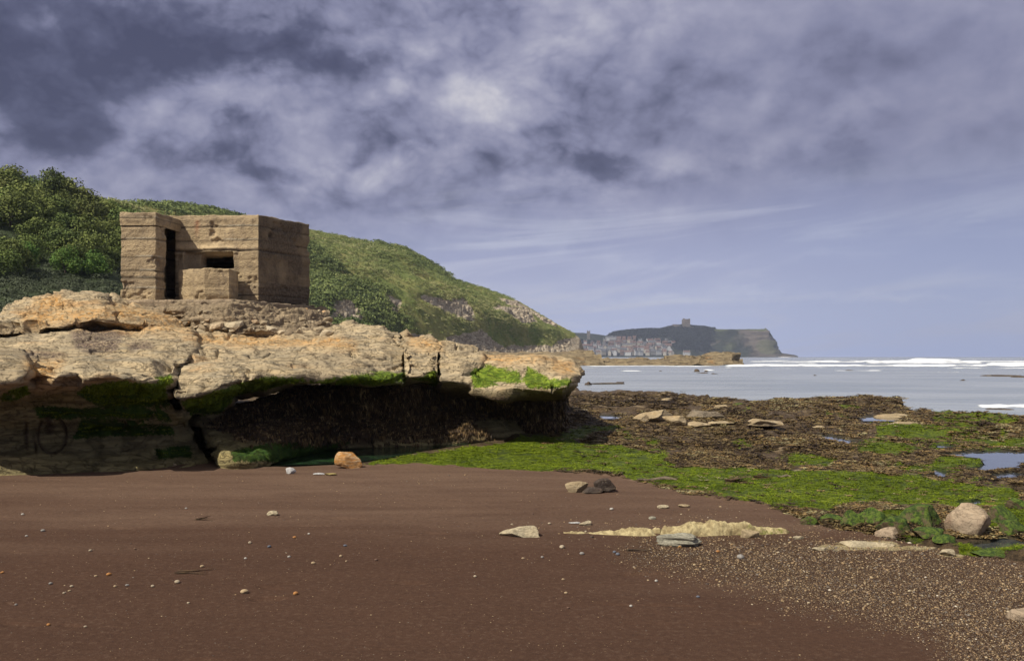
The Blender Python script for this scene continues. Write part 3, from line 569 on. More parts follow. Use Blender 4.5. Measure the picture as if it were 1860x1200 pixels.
ledgeL = empty("rock_ledge", (-7, 14, 0)); tag(ledgeL, "tan sandstone ledge left of the deep diagonal crack, eye shaped rings on its dark foot", "rock ledge", "halves of the sandstone ledge")
ledgeR = empty("rock_ledge", (-2, 17, 0)); tag(ledgeR, "long undercut sandstone ledge right of the diagonal crack, hung with brown seaweed", "rock ledge", "halves of the sandstone ledge")
def rings(G, at, px, py, Nn):
    # concretion rings weathered into the foot of the ledge
    r = np.hypot((px - 95) / 26, (py - 790) / 30); k = np.exp(-((r - 1) / .10) ** 2) * .045; k2 = np.exp(-(np.hypot((px - 90) / 11, (py - 776) / 14) / .8) ** 2) * .05
    k3 = np.exp(-((px - 48) / 3.5) ** 2 - ((py - 790) / 22) ** 2) * .05; k4 = np.exp(-((px - 64 - (py - 800) * .1) / 2.5) ** 2 - ((py - 805) / 16) ** 2) * .05
    t = k + k2 + k3 + k4; G = G - Nn * t[..., None]; at['kelp'] = np.maximum(at['kelp'], np.clip(t / .05, 0, 1) * .9)
    return G, at
LROWS = [
 [(-420, 640, 34), (-100, 640, 34), (330, 615, 34)],
 [(-420, 585, 29), (-100, 582, 29), (0, 575, 29), (100, 552, 28), (220, 560, 28), (346, 590, 27)],
 [(-420, 575, 22), (-150, 570, 22), (0, 572, 22), (35, 558, 22.5), (60, 550, 23), (100, 537, 23.4), (112, 528, 23.6), (150, 526, 23.6), (180, 532, 23.4), (196, 545, 23.2), (230, 555, 23.4), (300, 572, 23.8), (347, 590, 24)],
 [(-420, 600, 19.6), (-100, 598, 19.6), (0, 594, 19.8), (55, 597, 19.8), (110, 594, 19.8), (170, 580, 20.8), (230, 586, 21.0), (300, 595, 21.4), (347, 600, 21.8)],
 [(-420, 607, 20.4), (-100, 606, 20.4), (0, 601, 20.7), (60, 603, 20.8), (120, 601, 21.0), (200, 596, 21.8), (300, 601, 22.2), (347, 607, 22.4)],
 [(-420, 609, 19.4), (-100, 608, 19.4), (0, 604, 19.7), (60, 606, 19.8), (120, 604, 20.0), (200, 600, 20.6), (300, 605, 21.0), (347, 610, 21.6)],
 [(-420, 640, 16.5), (0, 634, 17), (60, 634, 17), (200, 636, 17.5), (290, 640, 17.5), (346, 640, 17.6)],
 [(-420, 672, 14.0), (0, 662, 13.6), (50, 656, 13.7), (62, 664, 14.2), (100, 670, 14.0), (145, 662, 14.3), (190, 666, 14.0), (250, 664, 14.2), (300, 668, 14.5), (332, 665, 14.8)],
 [(-420, 700, 13.2), (0, 688, 13.0), (50, 682, 13.1), (62, 676, 13.5), (100, 686, 13.3), (145, 676, 13.6), (152, 688, 13.3), (190, 680, 13.3), (228, 688, 13.3), (250, 690, 13.5), (290, 690, 13.8), (318, 684, 14.2)],
 [(-420, 712, 13.5), (0, 704, 13.3), (50, 700, 13.4), (62, 698, 13.7), (100, 700, 13.6), (150, 698, 13.9), (190, 698, 13.7), (228, 700, 13.7), (290, 706, 13.9), (316, 705, 14.4)],
 [(-420, 735, 14.0), (0, 735, 13.8), (100, 738, 14.1), (200, 740, 14.0), (318, 742, 14.3)],
 [(-420, 775, 13.9), (0, 775, 13.6), (100, 778, 13.9), (200, 778, 14.2), (300, 775, 14.5), (350, 775, 15.0)],
 [(-420, 815, 13.3), (0, 812, 13.1), (100, 815, 13.4), (200, 815, 13.8), (300, 812, 14.2), (372, 805, 14.9)],
 [(-420, 862, 12.6), (0, 853, 12.55), (100, 852, 12.7), (200, 850, 13.0), (300, 848, 13.2), (398, 842, 13.9)],
 [(-420, 900, 12.5), (0, 900, 12.5), (200, 900, 12.9), (398, 895, 13.8)]]
def _fw(rows):
    out = []
    for k, q in enumerate(rows):
        a = {6: .35, 7: .8, 8: 1.1, 9: 1.0, 10: .75, 11: .15, 12: .05}.get(k, 0)
        out.append([(p, y, d - a * (1 - float(ss(p, 200, 330)) * .7)) for p, y, d in q])
    return out
LROWS = _fw(LROWS)
LROWS = [r + [(r[-1][0] + 4, r[-1][1] + 1, r[-1][2] + .5), (r[-1][0] + 2, r[-1][1] + 2, r[-1][2] + 3.0)] for r in LROWS]
oL, GL, NL, AL = add_rock("ledge_body", LROWS, 1000, 620, M_ledge, ledgeL, 1.0, 0, (2, 2), 1.1, rings)

BLK = [
 [(-120, 640, 15), (46, 645, 15)], [(-120, 632, 13.4), (0, 634, 13.4), (40, 638, 13.4)], [(-120, 640, 12.6), (0, 642, 12.6), (44, 646, 12.7)], [(-120, 668, 11.9), (0, 668, 11.9), (50, 664, 12.2)],
 [(-120, 695, 11.6), (0, 694, 11.6), (30, 690, 11.7), (52, 680, 12.0)], [(-120, 708, 11.9), (0, 706, 11.9), (30, 700, 12.0), (50, 690, 12.2)], [(-120, 712, 13), (0, 710, 13), (48, 700, 13.2)]]
BLK = [q + [(q[-1][0] + 3, q[-1][1], q[-1][2] + .5), (q[-1][0] + 1, q[-1][1] + 1, q[-1][2] + 2)] for q in BLK]
add_rock("protruding_block", BLK, 240, 200, M_ledge, ledgeL, .55, 33, (2, 2), .8)
def sidewrap(rows, l=True, r=True, back=3.0):
    out = []
    for q in rows:
        q = list(q)
        if l: q = [(q[0][0] + 1, q[0][1] + 1, q[0][2] + back), (q[0][0] - 1, q[0][1], q[0][2] + .35)] + q
        if r: q = q + [(q[-1][0] + 1, q[-1][1], q[-1][2] + .35), (q[-1][0] - 1, q[-1][1] + 1, q[-1][2] + back)]
        out.append(q)
    return out
SLAB1 = [
 [(346, 640, 34), (735, 640, 36)],
 [(350, 596, 28), (500, 596, 30), (640, 590, 30), (725, 606, 29)],
 [(350, 604, 24.5), (440, 606, 25), (600, 592, 26.0), (625, 584, 26.0), (690, 586, 26), (712, 596, 25.5), (727, 606, 25)],
 [(350, 612, 22.5), (480, 615, 23.3), (600, 620, 23.5), (650, 604, 24.5), (700, 602, 24.6), (729, 616, 24.2)],
 [(348, 632, 19.0), (480, 634, 19.5), (600, 636, 20.0), (660, 628, 21.5), (731, 640, 21.5)],
 [(340, 662, 16.0), (480, 656, 16.4), (560, 655, 17.0), (620, 652, 18.0), (640, 650, 18.5), (700, 655, 19.5), (732, 664, 19.8)],
 [(322, 690, 13.9), (400, 684, 14.0), (470, 674, 14.8), (552, 670, 15.5), (600, 662, 16.2), (640, 662, 16.8), (690, 672, 17.8), (732, 678, 18.6)],
 [(314, 712, 13.4), (400, 700, 13.6), (470, 686, 14.5), (552, 680, 15.2), (600, 682, 15.9), (650, 684, 16.6), (700, 686, 17.4), (733, 690, 18.3)],
 [(322, 733, 13.4), (360, 728, 13.5), (420, 712, 14.0), (480, 698, 14.7), (552, 690, 15.4), (620, 692, 16.1), (700, 696, 17.5), (733, 700, 18.4)],
 [(332, 750, 13.9), (372, 745, 14.1), (430, 724, 15.0), (490, 708, 15.8), (560, 700, 16.6), (640, 700, 17.5), (733, 706, 19.2)],
 [(336, 756, 16), (430, 728, 18), (560, 702, 20), (733, 706, 22)]]
SLAB2 = [
 [(735, 645, 34), (800, 645, 34)], [(734, 622, 28), (796, 630, 28)],
 [(734, 612, 23.5), (765, 611, 23.4), (790, 622, 23), (797, 629, 22.6)], [(733, 628, 21.8), (797, 636, 21.5)], [(733, 642, 20.2), (796, 648, 20.0)],
 [(733, 660, 19.4), (796, 664, 19.3)], [(733, 682, 18.8), (770, 680, 18.9), (796, 676, 19.0)], [(734, 692, 19.0), (797, 690, 19.2)], [(735, 700, 20), (797, 700, 20.2)], [(735, 702, 22), (797, 702, 22)]]
SLAB3 = [
 [(800, 650, 34), (872, 652, 34)], [(800, 638, 28), (872, 648, 28)],
 [(802, 629, 22.4), (830, 631, 22.2), (858, 640, 22), (872, 648, 21.6)], [(801, 640, 21.2), (850, 644, 21.1), (874, 655, 20.9)], [(801, 655, 19.9), (840, 655, 19.8), (874, 662, 20.2)],
 [(801, 676, 19.2), (840, 678, 19.0), (862, 680, 19.4)], [(801, 696, 19.0), (858, 694, 19.0)], [(802, 704, 19.5), (860, 702, 19.4)], [(804, 708, 20.6), (862, 708, 20.6)], [(804, 708, 22), (862, 708, 22)]]
SLAB4 = [
 [(868, 654, 34), (960, 655, 34), (1000, 655, 30), (1010, 660, 28)], [(868, 652, 28), (960, 653, 28), (1005, 656, 26), (1018, 664, 25)],
 [(868, 650, 24), (930, 650, 24), (995, 651, 23.6), (1010, 656, 23), (1032, 664, 22.4), (1040, 672, 22)],
 [(868, 654, 22.6), (930, 654, 22.6), (985, 654, 22.0), (1000, 658, 21.6), (1030, 668, 21.2), (1048, 674, 21.4)],
 [(866, 660, 21.2), (930, 660, 21.2), (975, 658, 20.8), (992, 668, 20.6), (1020, 676, 20.2), (1053, 680, 20.6)],
 [(864, 672, 20.0), (900, 666, 20.4), (950, 668, 20.4), (985, 680, 20.0), (1020, 682, 19.4), (1054, 684, 20.2)],
 [(860, 690, 19.2), (900, 690, 19.4), (950, 692, 19.2), (1000, 694, 19.0), (1035, 692, 18.9), (1052, 690, 20.0)],
 [(858, 706, 19.0), (900, 704, 18.9), (950, 704, 18.8), (1000, 706, 18.6), (1030, 704, 18.7), (1048, 700, 20.0)],
 [(860, 716, 19.2), (900, 722, 19.0), (950, 714, 19.0), (1000, 714, 18.8), (1024, 714, 19.0), (1040, 712, 20.2)],
 [(864, 726, 20.0), (910, 730, 19.8), (960, 724, 20.0), (1000, 724, 19.8), (1020, 728, 20.2), (1030, 724, 21.0)],
 [(868, 730, 22), (960, 728, 22), (1018, 736, 22.4), (1022, 738, 23)]]
FURS = []
for i, (rows, nu, nv, mt, am, rw) in enumerate([(SLAB1, 620, 420, M_ledge, 1.0, True), (SLAB2, 150, 300, M_ledge, .8, True), (SLAB3, 150, 300, M_ledge, .9, True), (SLAB4, 330, 360, M_ledge, .85, False)]):
    rows = [[(p, y_, d_ - (1.5 + .4 * (i == 3)) * float(ss(p, 480, 730))) for p, y_, d_ in q] for q in rows]; rows = sidewrap(rows, True, rw)
    if not rw: rows = [q + [(q[-1][0] - 6, q[-1][1] + 1, q[-1][2] + 3)] for q in rows]
    SL_ = add_rock("rock_slab", rows, nu, nv, mt, ledgeR, am * (.75 if i == 3 else 1), 5 + i, (1, 1), 1.0); FURS.append((SL_[1], SL_[2], SL_[3]['algae'], (2600, 500, 500, 2200)[i]))
WALL = [
 [(330, 745, 16.5), (440, 722, 17.5), (560, 700, 19), (640, 696, 19.5), (800, 698, 21.0), (900, 710, 21.2), (1000, 716, 21.2), (1022, 722, 22)],
 [(340, 760, 15.4), (440, 738, 16.8), (560, 716, 18.2), (640, 712, 18.8), (800, 712, 20.3), (900, 724, 20.4), (1000, 728, 20.6), (1020, 734, 21.4)],
 [(362, 775, 15.0), (440, 760, 16.3), (560, 745, 18.0), (640, 740, 18.8), (800, 738, 20.2), (900, 742, 20.5), (960, 745, 20.8), (1000, 745, 20.6), (1018, 748, 21.2)],
 [(386, 800, 14.6), (440, 790, 15.6), (560, 778, 17.8), (640, 772, 18.8), (800, 768, 20.0), (900, 768, 20.6), (960, 770, 20.6), (1000, 768, 20.3), (1016, 768, 21.0)],
 [(398, 818, 14.2), (450, 810, 14.8), (560, 796, 17.4), (640, 790, 18.4), (740, 790, 19.2), (820, 785, 19.8), (900, 784, 20.3), (1000, 780, 20.2), (1016, 778, 20.8)],
 [(402, 842, 13.7), (450, 838, 14.0), (530, 830, 15.4), (600, 812, 17.6), (700, 806, 18.6), (800, 802, 19.0), (900, 798, 19.8), (1000, 792, 20.0), (1016, 786, 20.6)],
 [(402, 880, 13.6), (450, 875, 13.9), (530, 860, 15.2), (600, 840, 17.4), (700, 830, 18.4), (800, 825, 18.8), (900, 820, 19.6), (1000, 812, 19.8), (1016, 806, 20.4)]]
for k_, q in enumerate(WALL):
    for j_, (p, y_, d_) in enumerate(q):
        if k_ < 4: q[j_] = (p, y_, d_ - 1.5 * float(ss(p, 480, 700)))
        elif k_ == 4: q[j_] = (p, y_, float(np.interp(p, [398, 450, 560, 640, 740, 820, 900, 1000, 1016], [14.2, 14.4, 16.2, 17.1, 17.5, 18.1, 18.6, 19.3, 20.1])))
        else: q[j_] = (p, y_, float(np.interp(p, [402, 450, 530, 600, 700, 800, 900, 1000, 1016], [13.6, 13.7, 15.1, 16.6, 17.3, 17.9, 18.4, 19.2, 20.0])))
WALL = [[(q[0][0] - 4, q[0][1], q[0][2] + 3)] + q + [(q[-1][0] - 10, q[-1][1] + 1, q[-1][2] + 4)] for q in WALL]
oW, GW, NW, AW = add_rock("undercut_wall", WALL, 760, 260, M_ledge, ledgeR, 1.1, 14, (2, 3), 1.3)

# hanging seaweed fringe on the undercut wall
def strip(n, L, w, curl, r, segs=4):
    V, F = [], []; b = 0
    for i in range(n):
        a = r.uniform(0, 2 * pi); ox, oy = r.normal(0, .25, 2) * L; lean = r.uniform(-.35, .35, 2); k = r.uniform(.6, 1.2)
        for j in range(segs + 1):
            t = j / segs; ww = w * (1 - .75 * t * t) * (.6 if j == 0 else 1); c = np.array([ox + lean[0] * t * L + curl * L * t * t * cos(a), oy + lean[1] * t * L + curl * L * t * t * sin(a), L * k * t])
            dx = np.array([-sin(a), cos(a), r.uniform(-.3, .3)]) * ww; V += [c - dx, c + dx]
        for j in range(segs): F.append([b + 2 * j, b + 2 * j + 1, b + 2 * j + 3, b + 2 * j + 2])
        b += 2 * (segs + 1)
    return np.array(V), np.array(F)
r = np.random.default_rng(3)
hang = [strip(7, 1.0, .11, .45, r, 3) for _ in range(6)]
def pick_on(G, Nn, wgt, n, r):
    e = np.linalg.norm(np.cross(np.gradient(G, axis=1), np.gradient(G, axis=0)), axis=-1) * wgt; p = e.ravel() / e.sum()
    i = r.choice(p.size, n, p=p); return G.reshape(-1, 3)[i], Nn.reshape(-1, 3)[i], i
wk = AW['kelp'] ** 1.5; 
pos, nn, ii = pick_on(GW, NW, wk * (.15 + ss(fbm(GW[..., 0] * .9, GW[..., 1] * .9, GW[..., 2] * 2.2, 4, .55, 77), -.35, .2)), 23000, r)
nk = len(pos); s_ = r.uniform(.05, .13, nk) * (1 + .9 * ss(fbm(pos[:, 0] * 1.5, pos[:, 1] * 1.5, pos[:, 2] * 2, 3, .5, 9), 0, .5)); Rf = rotz(r.uniform(0, 2 * pi, nk)) @ np.diag([1, 1, -1.0])
V, F, T = bake(hang, pos + nn * .03, Rf, np.stack([s_ * .8, s_ * .8, s_], -1), r, np.clip(r.random(nk) ** 1.6, 0, 1))
o = mobj("seaweed_fringe", V, F, M_fringe, ledgeR, False, dict(tint=T)); tag(o, kind='stuff')

# ------------------------------------------------------------------ pillbox
def ring_poly(poly, step):
    pts, nr = [], []; n = len(poly); poly = [np.array(p, float) for p in poly]
    for i in range(n):
        a, b = poly[i], poly[(i + 1) % n]; L = np.linalg.norm(b - a); k = max(2, int(L / step)); t = np.arange(k) / k
        pts.append(a + (b - a) * t[:, None]); e = (b - a) / L; nr.append(np.repeat([[e[1], -e[0]]], k, 0))
    return np.concatenate(pts), np.concatenate(nr)
HOLE = {}
def prism(name, poly, z0, z1, mat, parent, step=.03, rough=1.0, grooves=(), carve=None, seed=0, chip=1.0, cap=True, attrs_fn=None):
    """a cast concrete block: walls as one wrapped dense sheet with board marks, cracks and chipped edges (poly counter-clockwise)"""
    p, nr = ring_poly(poly, step); nr = blur(nr, 1, 0, True); nr /= np.linalg.norm(nr, axis=1, keepdims=True)
    c = p.mean(0); nz = max(4, int((z1 - z0) / step)); zs = np.linspace(z0, z1, nz)
    G = np.zeros((nz, len(p), 3)); G[..., :2] = p[None]; G[..., 2] = zs[:, None]; N3 = np.zeros_like(G); N3[..., :2] = nr[None]
    x, y, z = G[..., 0], G[..., 1], G[..., 2]
    dsp = rough * (.022 * fbm(x * 1.3, y * 1.3, z * 1.6, 4, .55, seed) + .012 * fbm(x * .5, y * .5, z * 8, 3, .5, seed + 1) + .012 * fbm(x * 8, y * 8, z * 8, 4, .6, seed + 2))
    sp = ss(fbm(x * 1.5, y * 1.5, z * 2.2, 4, .55, seed + 3), .28, .40); dsp -= rough * .03 * sp * (1 + fbm(x * 9, y * 9, z * 9, 3, .5, seed + 4))
    grv = 0 * z; lift = 0 * z; lime = 0 * z
    for gi_, (zg, dep, wd) in enumerate(grooves):
        zl = zg + .03 * fbm(x * 1.2, y * 1.2, zg, 4, .6, seed + 5); pr = ss(fbm(x * .9, y * .9, zg * 3, 3, .5, seed + 6), -.5, .1)
        dsp -= dep * np.exp(-((z - zl) / wd) ** 2) * pr; grv = np.maximum(grv, np.exp(-((z - zl) / (wd * 1.3)) ** 2) * (.4 + .6 * pr)); lift = lift + np.where(z > zl, [-.5, .6, -.35, .5, -.6, .4][gi_ % 6], 0); lime = np.maximum(lime, np.exp(-((z - zl - .035) / .015) ** 2) * ss(fbm(x * 2, y * 2, zg, 3, .5, seed + 11), -.2, .3))
    et = np.minimum(z1 - z, z - z0); dsp -= chip * .05 * np.exp(-et / .05) * np.clip(fbm(x * 3, y * 3, z * 3, 4, .6, seed + 7) + .15, 0, 1)
    if carve is not None: dsp = carve(x, y, z, dsp)
    G = G + N3 * dsp[..., None]
    rows = [G]
    if cap:
        top = G[-1]
        for f in (.985, .95, .9, .8, .6, .3, 0.0):
            q = top.copy(); q[:, :2] = c + (top[:, :2] - c) * f; q[:, 2] = z1 + .02 * fbm(q[:, 0] * 1.5, q[:, 1] * 1.5, 0, 4, .6, seed + 8) + .012 + (.03 * fbm(q[:, 0] * 6, q[:, 1] * 6, 0, 3, .6, seed + 9)) * (f > .7)
            rows.append(q[None])
    A = np.concatenate(rows, 0)
    at = dict(stain=np.zeros(A.shape[:2]), face_shade=np.zeros(A.shape[:2]))
    if attrs_fn: at = attrs_fn(A)
    for nm_, q_ in (('groove', grv), ('lift', lift), ('lime', lime)):
        f_ = np.zeros(A.shape[:2]); f_[:nz] = q_; at[nm_] = f_
    FF = grid_faces(A.shape[0], A.shape[1], True)
    if 'm' in HOLE:
        hm_ = np.zeros(A.shape[:2], bool); hm_[:nz] = HOLE.pop('m'); FF = FF[~hm_.ravel()[FF].all(1)]
    return mobj(name, A.reshape(-1, 3), FF, mat, parent, attrs={k: v.ravel() for k, v in at.items()})
D0 = 27.0
def XY(px, d): return np.array([(px - CX) / FP * d, d])
def ZZ(py, d): return EYE + (HY - py) / FP * d
pill = empty("pillbox", (-9, 28.5, 3.2)); tag(pill, "weathered brown concrete wartime pillbox with a slit window and open doorway on the sandstone ledge", "pillbox")
A0 = XY(286, 27.15); B0 = XY(470, 26.9); e = (B0 - A0); C0 = XY(562, 28.85); 
R2 = C0 - B0; L_ = np.linalg.norm(R2); ang = atan2(R2[1], R2[0])
C1 = C0 + L_ * np.array([cos(ang + radians(62)), sin(ang + radians(62))]); E1 = A0 + np.array([-.9, 1.9]); E2 = C1 + np.array([-2.6, .1])
HEX = [A0, B0, C0, C1, E2, E1]
zb0 = ZZ(547, 27); zt0 = ZZ(391.5, 27)
def carve_main(x, y, z, dsp):
    px = CX + x / y * FP; py = HY - (z - EYE) / y * FP; front = (y < 27.3) & (px < 470.5) 
    front = front & (np.abs((x - A0[0]) * e[1] - (y - A0[1]) * e[0]) < .12)
    n = fbm(x * 2.5, y, z * 2.5, 4, .5, 77)
    def box(a, b, c_, d_, soft=1.2):
        return ss(px + n * 2, a - soft, a + soft) * ss(-(px + n * 2), -b - soft, -b + soft) * ss(py + n * 1.5, c_ - soft, c_ + soft) * ss(-(py + n * 1.5), -d_ - soft, -d_ + soft)
    spl = box(335, 424, 458, 487, 1.5); inn = box(361, 420, 463, 486, .7); door = box(287, 317, 405, 546, .8)
    dp = .20 * spl + .30 * inn + .45 * door; HOLE['m'] = front & ((inn > .985) | (door > .985))
    ledge = .05 * box(368, 432, 448, 461, 3) 
    rt = (~front) & (px > 468) & (y < 29)
    hole = np.exp(-((px - 492) / 2.6) ** 2 - ((py - 427) / 5) ** 2) * .16
    return np.where(front, dsp - dp + ledge, dsp - hole * rt)
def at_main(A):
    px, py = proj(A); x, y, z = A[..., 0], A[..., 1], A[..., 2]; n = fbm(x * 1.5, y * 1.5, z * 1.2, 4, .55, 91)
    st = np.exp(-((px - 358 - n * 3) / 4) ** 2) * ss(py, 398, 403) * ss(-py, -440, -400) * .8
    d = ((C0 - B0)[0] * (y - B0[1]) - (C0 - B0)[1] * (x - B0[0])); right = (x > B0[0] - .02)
    face_shade = right * (.55 + .4 * ss(n, -.35, .25)) + right * ss(py, 520, 527) * .7  # shade of the right face painted into the concrete colour, deeper near its base
    return dict(stain=st, face_shade=np.clip(face_shade, 0, 1))
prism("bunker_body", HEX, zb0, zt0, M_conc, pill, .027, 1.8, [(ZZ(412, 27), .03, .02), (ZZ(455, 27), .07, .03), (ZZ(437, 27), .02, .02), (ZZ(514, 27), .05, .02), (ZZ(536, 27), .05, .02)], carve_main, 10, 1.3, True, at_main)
# porch: blast wall (pillar), added side wall and roof slab
q0 = XY(219.5, 25.7); q1 = XY(283, 25.7); q2 = q1 + np.array([.13, .42]); q3 = q0 + np.array([.13, .42])
prism("blast_wall", [q0, q1, q2, q3], ZZ(546, 25.7), ZZ(411.5, 25.7), M_conc, pill, .025, 1.7, [(ZZ(435, 25.7), .03, .02), (ZZ(467, 25.7), .015, .015), (ZZ(492, 25.7), .02, .02), (ZZ(505, 25.7), .045, .04), (ZZ(524, 25.7), .03, .02)], None, 30)
w0 = q3 + np.array([0, 0.003]); w1 = w0 + np.array([.28, 0]); w2 = E1 + np.array([.28, .05]); w3 = E1 + np.array([-.1, .05])
prism("added_side_wall", [w0, w1, w2, w3], ZZ(546, 25.7), ZZ(411.5, 25.7), M_conc, pill, .06, 1.0, [], None, 33)  # unseen closing wall, added to keep the porch passage dark
l0 = XY(217.5, 25.66); l1 = XY(283.5, 25.66); l2 = XY(330, 27.12); l3 = XY(330, 27.12) + np.array([-.3, .5]); l4 = E1 + np.array([.3, .5]); l5 = E1 + np.array([-.35, .3])
prism("porch_roof", [l0, l1, l2, l3, l4, l5], ZZ(409.5, 25.7), ZZ(386.5, 25.7), M_conc, pill, .027, 1.2, [(ZZ(396, 25.7), .015, .015)], None, 40, 1.6)
# low concrete block before the slit
b0 = XY(325, 26.3); b1 = XY(371, 25.85); b2 = XY(417, 26.0); b3 = XY(433, 26.75); b4 = XY(333, 26.8)
prism("low_block", [b0, b1, b2, b3, b4], ZZ(547, 25.8), ZZ(487, 25.7), M_conc, pill, .027, 1.8, [], lambda x, y, z, d: d - .10 * ss(-z, -(ZZ(530, 25.7)), -(ZZ(545, 25.7))) * (.5 + fbm(x * 3, y * 3, z * 3, 3, .5, 5)), 50, 1.8)
bc = XY(392, 26.0)
# plinth
pl0 = XY(216, 25.45); pl1 = XY(420, 25.2); pl2 = XY(478, 26.2); pl3 = XY(566, 28.6); pl4 = C1 + np.array([.3, .2]); pl5 = E2 + np.array([0, .5]); pl6 = E1 + np.array([-.8, 0])
prism("plinth", [pl0, pl1, pl2, pl3, pl4, pl5, pl6], ZZ(556, 25.4), ZZ(545.5, 25.5), M_conc_rough, pill, .04, 2.6, [], None, 60, 1.5)
# rubble concrete foundation under it
FND = [
 [(214, 550, 27.5), (400, 550, 27.5), (480, 552, 28), (566, 556, 29.5), (580, 560, 30)],
 [(215, 552, 25.5), (300, 552, 25.3), (420, 552, 25.1), (478, 554, 26.0), (566, 558, 28.4), (592, 568, 28.6)],
 [(218, 560, 25.2), (280, 564, 25.0), (345, 562, 24.9), (420, 566, 24.7), (480, 568, 25.4), (560, 566, 27.0), (604, 582, 27.2)],
 [(222, 565, 25.5), (280, 569, 25.2), (345, 576, 24.6), (420, 582, 24.3), (480, 584, 24.8), (560, 582, 25.8), (608, 596, 26.0)],
 [(225, 567, 26.0), (300, 575, 25.6), (350, 592, 24.3), (420, 598, 23.9), (480, 600, 24.2), (560, 600, 24.7), (612, 612, 24.8)],
 [(225, 568, 27.5), (300, 580, 27.0), (352, 603, 24.6), (420, 609, 24.0), (480, 612, 24.1), (560, 616, 24.2), (616, 622, 24.0)],
 [(225, 575, 28.5), (300, 590, 28.0), (352, 620, 25.6), (420, 620, 25.2), (480, 622, 25.2), (560, 624, 25.2), (620, 628, 25.0)]]
G = net(FND, 560, 260, (3, 5)); Nn = -grid_normals(G); x, y, z = G[..., 0], G[..., 1], G[..., 2]
G = G + Nn * (.14 * fbm(x * 1.4, y * 1.4, z * 2.6, 4, .6, 70) + .09 * np.tanh(5 * fbm(x * .5, y * .5, z * 9, 4, .6, 71)) + .10 * cellv(x * 1.6, y * 1.6, z * 7 + .5 * fbm(x, y, z, 2), 5) + .11 * (np.abs(fbm(x * 4, y * 4, z * 6, 3, .6, 72)) - .2) + .03 * fbm(x * 12, y * 12, z * 12, 3, .6, 73))[..., None]
fo_o = mobj("foundation", G.reshape(-1, 3), grid_faces(260, 560), M_mortar, pill, attrs=dict(stain=np.zeros(G.shape[:2]).ravel(), face_shade=np.zeros(G.shape[:2]).ravel()))
def stone_templates(k, seed, sub=2, facets=9):
    r = np.random.default_rng(seed); out = []
    for i in range(k):
        V, F = ico(sub); V = V.copy()
        for _ in range(facets):
            n = r.normal(size=3); n /= np.linalg.norm(n); c_ = r.uniform(.55, .85); dd = V @ n; V -= np.maximum(dd - c_, 0)[:, None] * n
        out.append((V, F))
    return out
r = np.random.default_rng(11); wg = ss(proj(G)[0], 225, 260) * ss(proj(G)[1], 556, 570) * (proj(G)[1] < 618)
pos, nn, ii = pick_on(G[:, :, :], Nn, wg + 1e-6, 380, r)
sz_ = np.clip(r.lognormal(-2.7, .5, 380), .03, .24) * (.7 + .6 * (proj(pos)[1] > 585))
V, F, T = bake(stone_templates(6, 4), pos - nn * .01, rot_rand(380, r, .6), np.stack([sz_ * 1.25, sz_, sz_ * .6], -1), r)
def stone_mat():
    m_, N = material("embedded_stones"); tc = N.n('ShaderNodeTexCoord').outputs['Object']; t = N.attr('tint')
    cc = N.ramp(t, [(0, (.10, .075, .05)), (.3, (.20, .15, .095)), (.6, (.32, .25, .16)), (.88, (.46, .38, .26)), (1, (.50, .28, .12))]); cc = N.mix(N.mr(N.noise(tc, 12, 5, .65), .45, .65, 0, .5), cc, (.10, .08, .055))
    finish(N, cc, .9, N.noise(tc, 18, 5, .7), .7, .03, .2); return m_
M_stones = stone_mat()
tag(mobj("embedded_stones", V, F, M_stones, fo_o, False, dict(tint=T)), kind='stuff')

# ------------------------------------------------------------------ boulders and stones
def rock(name, label, cat, px, py, wpx, hpx, mat, seed, dr=.8, facets=10, group=None, sub=5, amp=.05, rz=0.0, bury=.2, strata=0, peak=0.0, tilt=0, cut=(.5, .85), attrs=None, dz=0):
    d, z = solve_d(px, py); w = wpx * d / FP; h = hpx * d / FP
    r = np.random.default_rng(seed); V, F = ico(sub); V = V.copy()
    for _ in range(facets):
        n = r.normal(size=3); n[2] = n[2] * .7 + .15; n /= np.linalg.norm(n); c_ = r.uniform(*cut); q = V @ n; V -= np.maximum(q - c_, 0)[:, None] * n
    V = V / np.abs(V).max(0); V[:, 0] += peak * np.maximum(V[:, 2], 0)
    S = np.array([w / 2, w / 2 * dr, h / (2 - 2 * bury) * 1.0]); X = V * S; sc = 1 / max(w, 1e-3)
    n3 = V / (np.linalg.norm(V, axis=1, keepdims=True) + 1e-9)
    q = fbm(X[:, 0] * 3 * sc, X[:, 1] * 3 * sc, X[:, 2] * 3 * sc, 5, .55, seed) ; q2 = np.tanh(4 * fbm(X[:, 0] * sc, X[:, 1] * sc, X[:, 2] * 22 * sc, 3, .5, seed + 1)) * strata
    X = X + n3 * (q * amp * w + q2 * .03 * w)[:, None] * np.array([1, 1, .6])
    if tilt: c, s = cos(tilt), sin(tilt); X = X @ np.array([[c, 0, s], [0, 1, 0], [-s, 0, c]])
    c, s = cos(rz), sin(rz); X = X @ np.array([[c, s, 0], [-s, c, 0], [0, 0, 1]])
    me = new_mesh(name, X, F, True, {k: np.full(len(X), v) for k, v in (attrs or {}).items()}); o = link(name, me, mat)
    o.location = ((px - CX) / FP * (d + w * dr * .35), d + w * dr * .35, z + h * (1 - 2 * bury) / (2 - 2 * bury) * 1.0 + dz)
    return tag(o, label, cat, group)
M_algrock, N = material("weedy_stone"); tc = N.n('ShaderNodeTexCoord').outputs['Object']
gn_ = N.n('ShaderNodeNewGeometry').outputs['Normal']; nz = N.n('ShaderNodeSeparateXYZ', {0: gn_}).outputs[2]
k_ = N.noise(tc, 9, 6, .65); cc = N.mix(N.mr(k_, .4, .6), (.11, .08, .045), (.06, .045, .025))
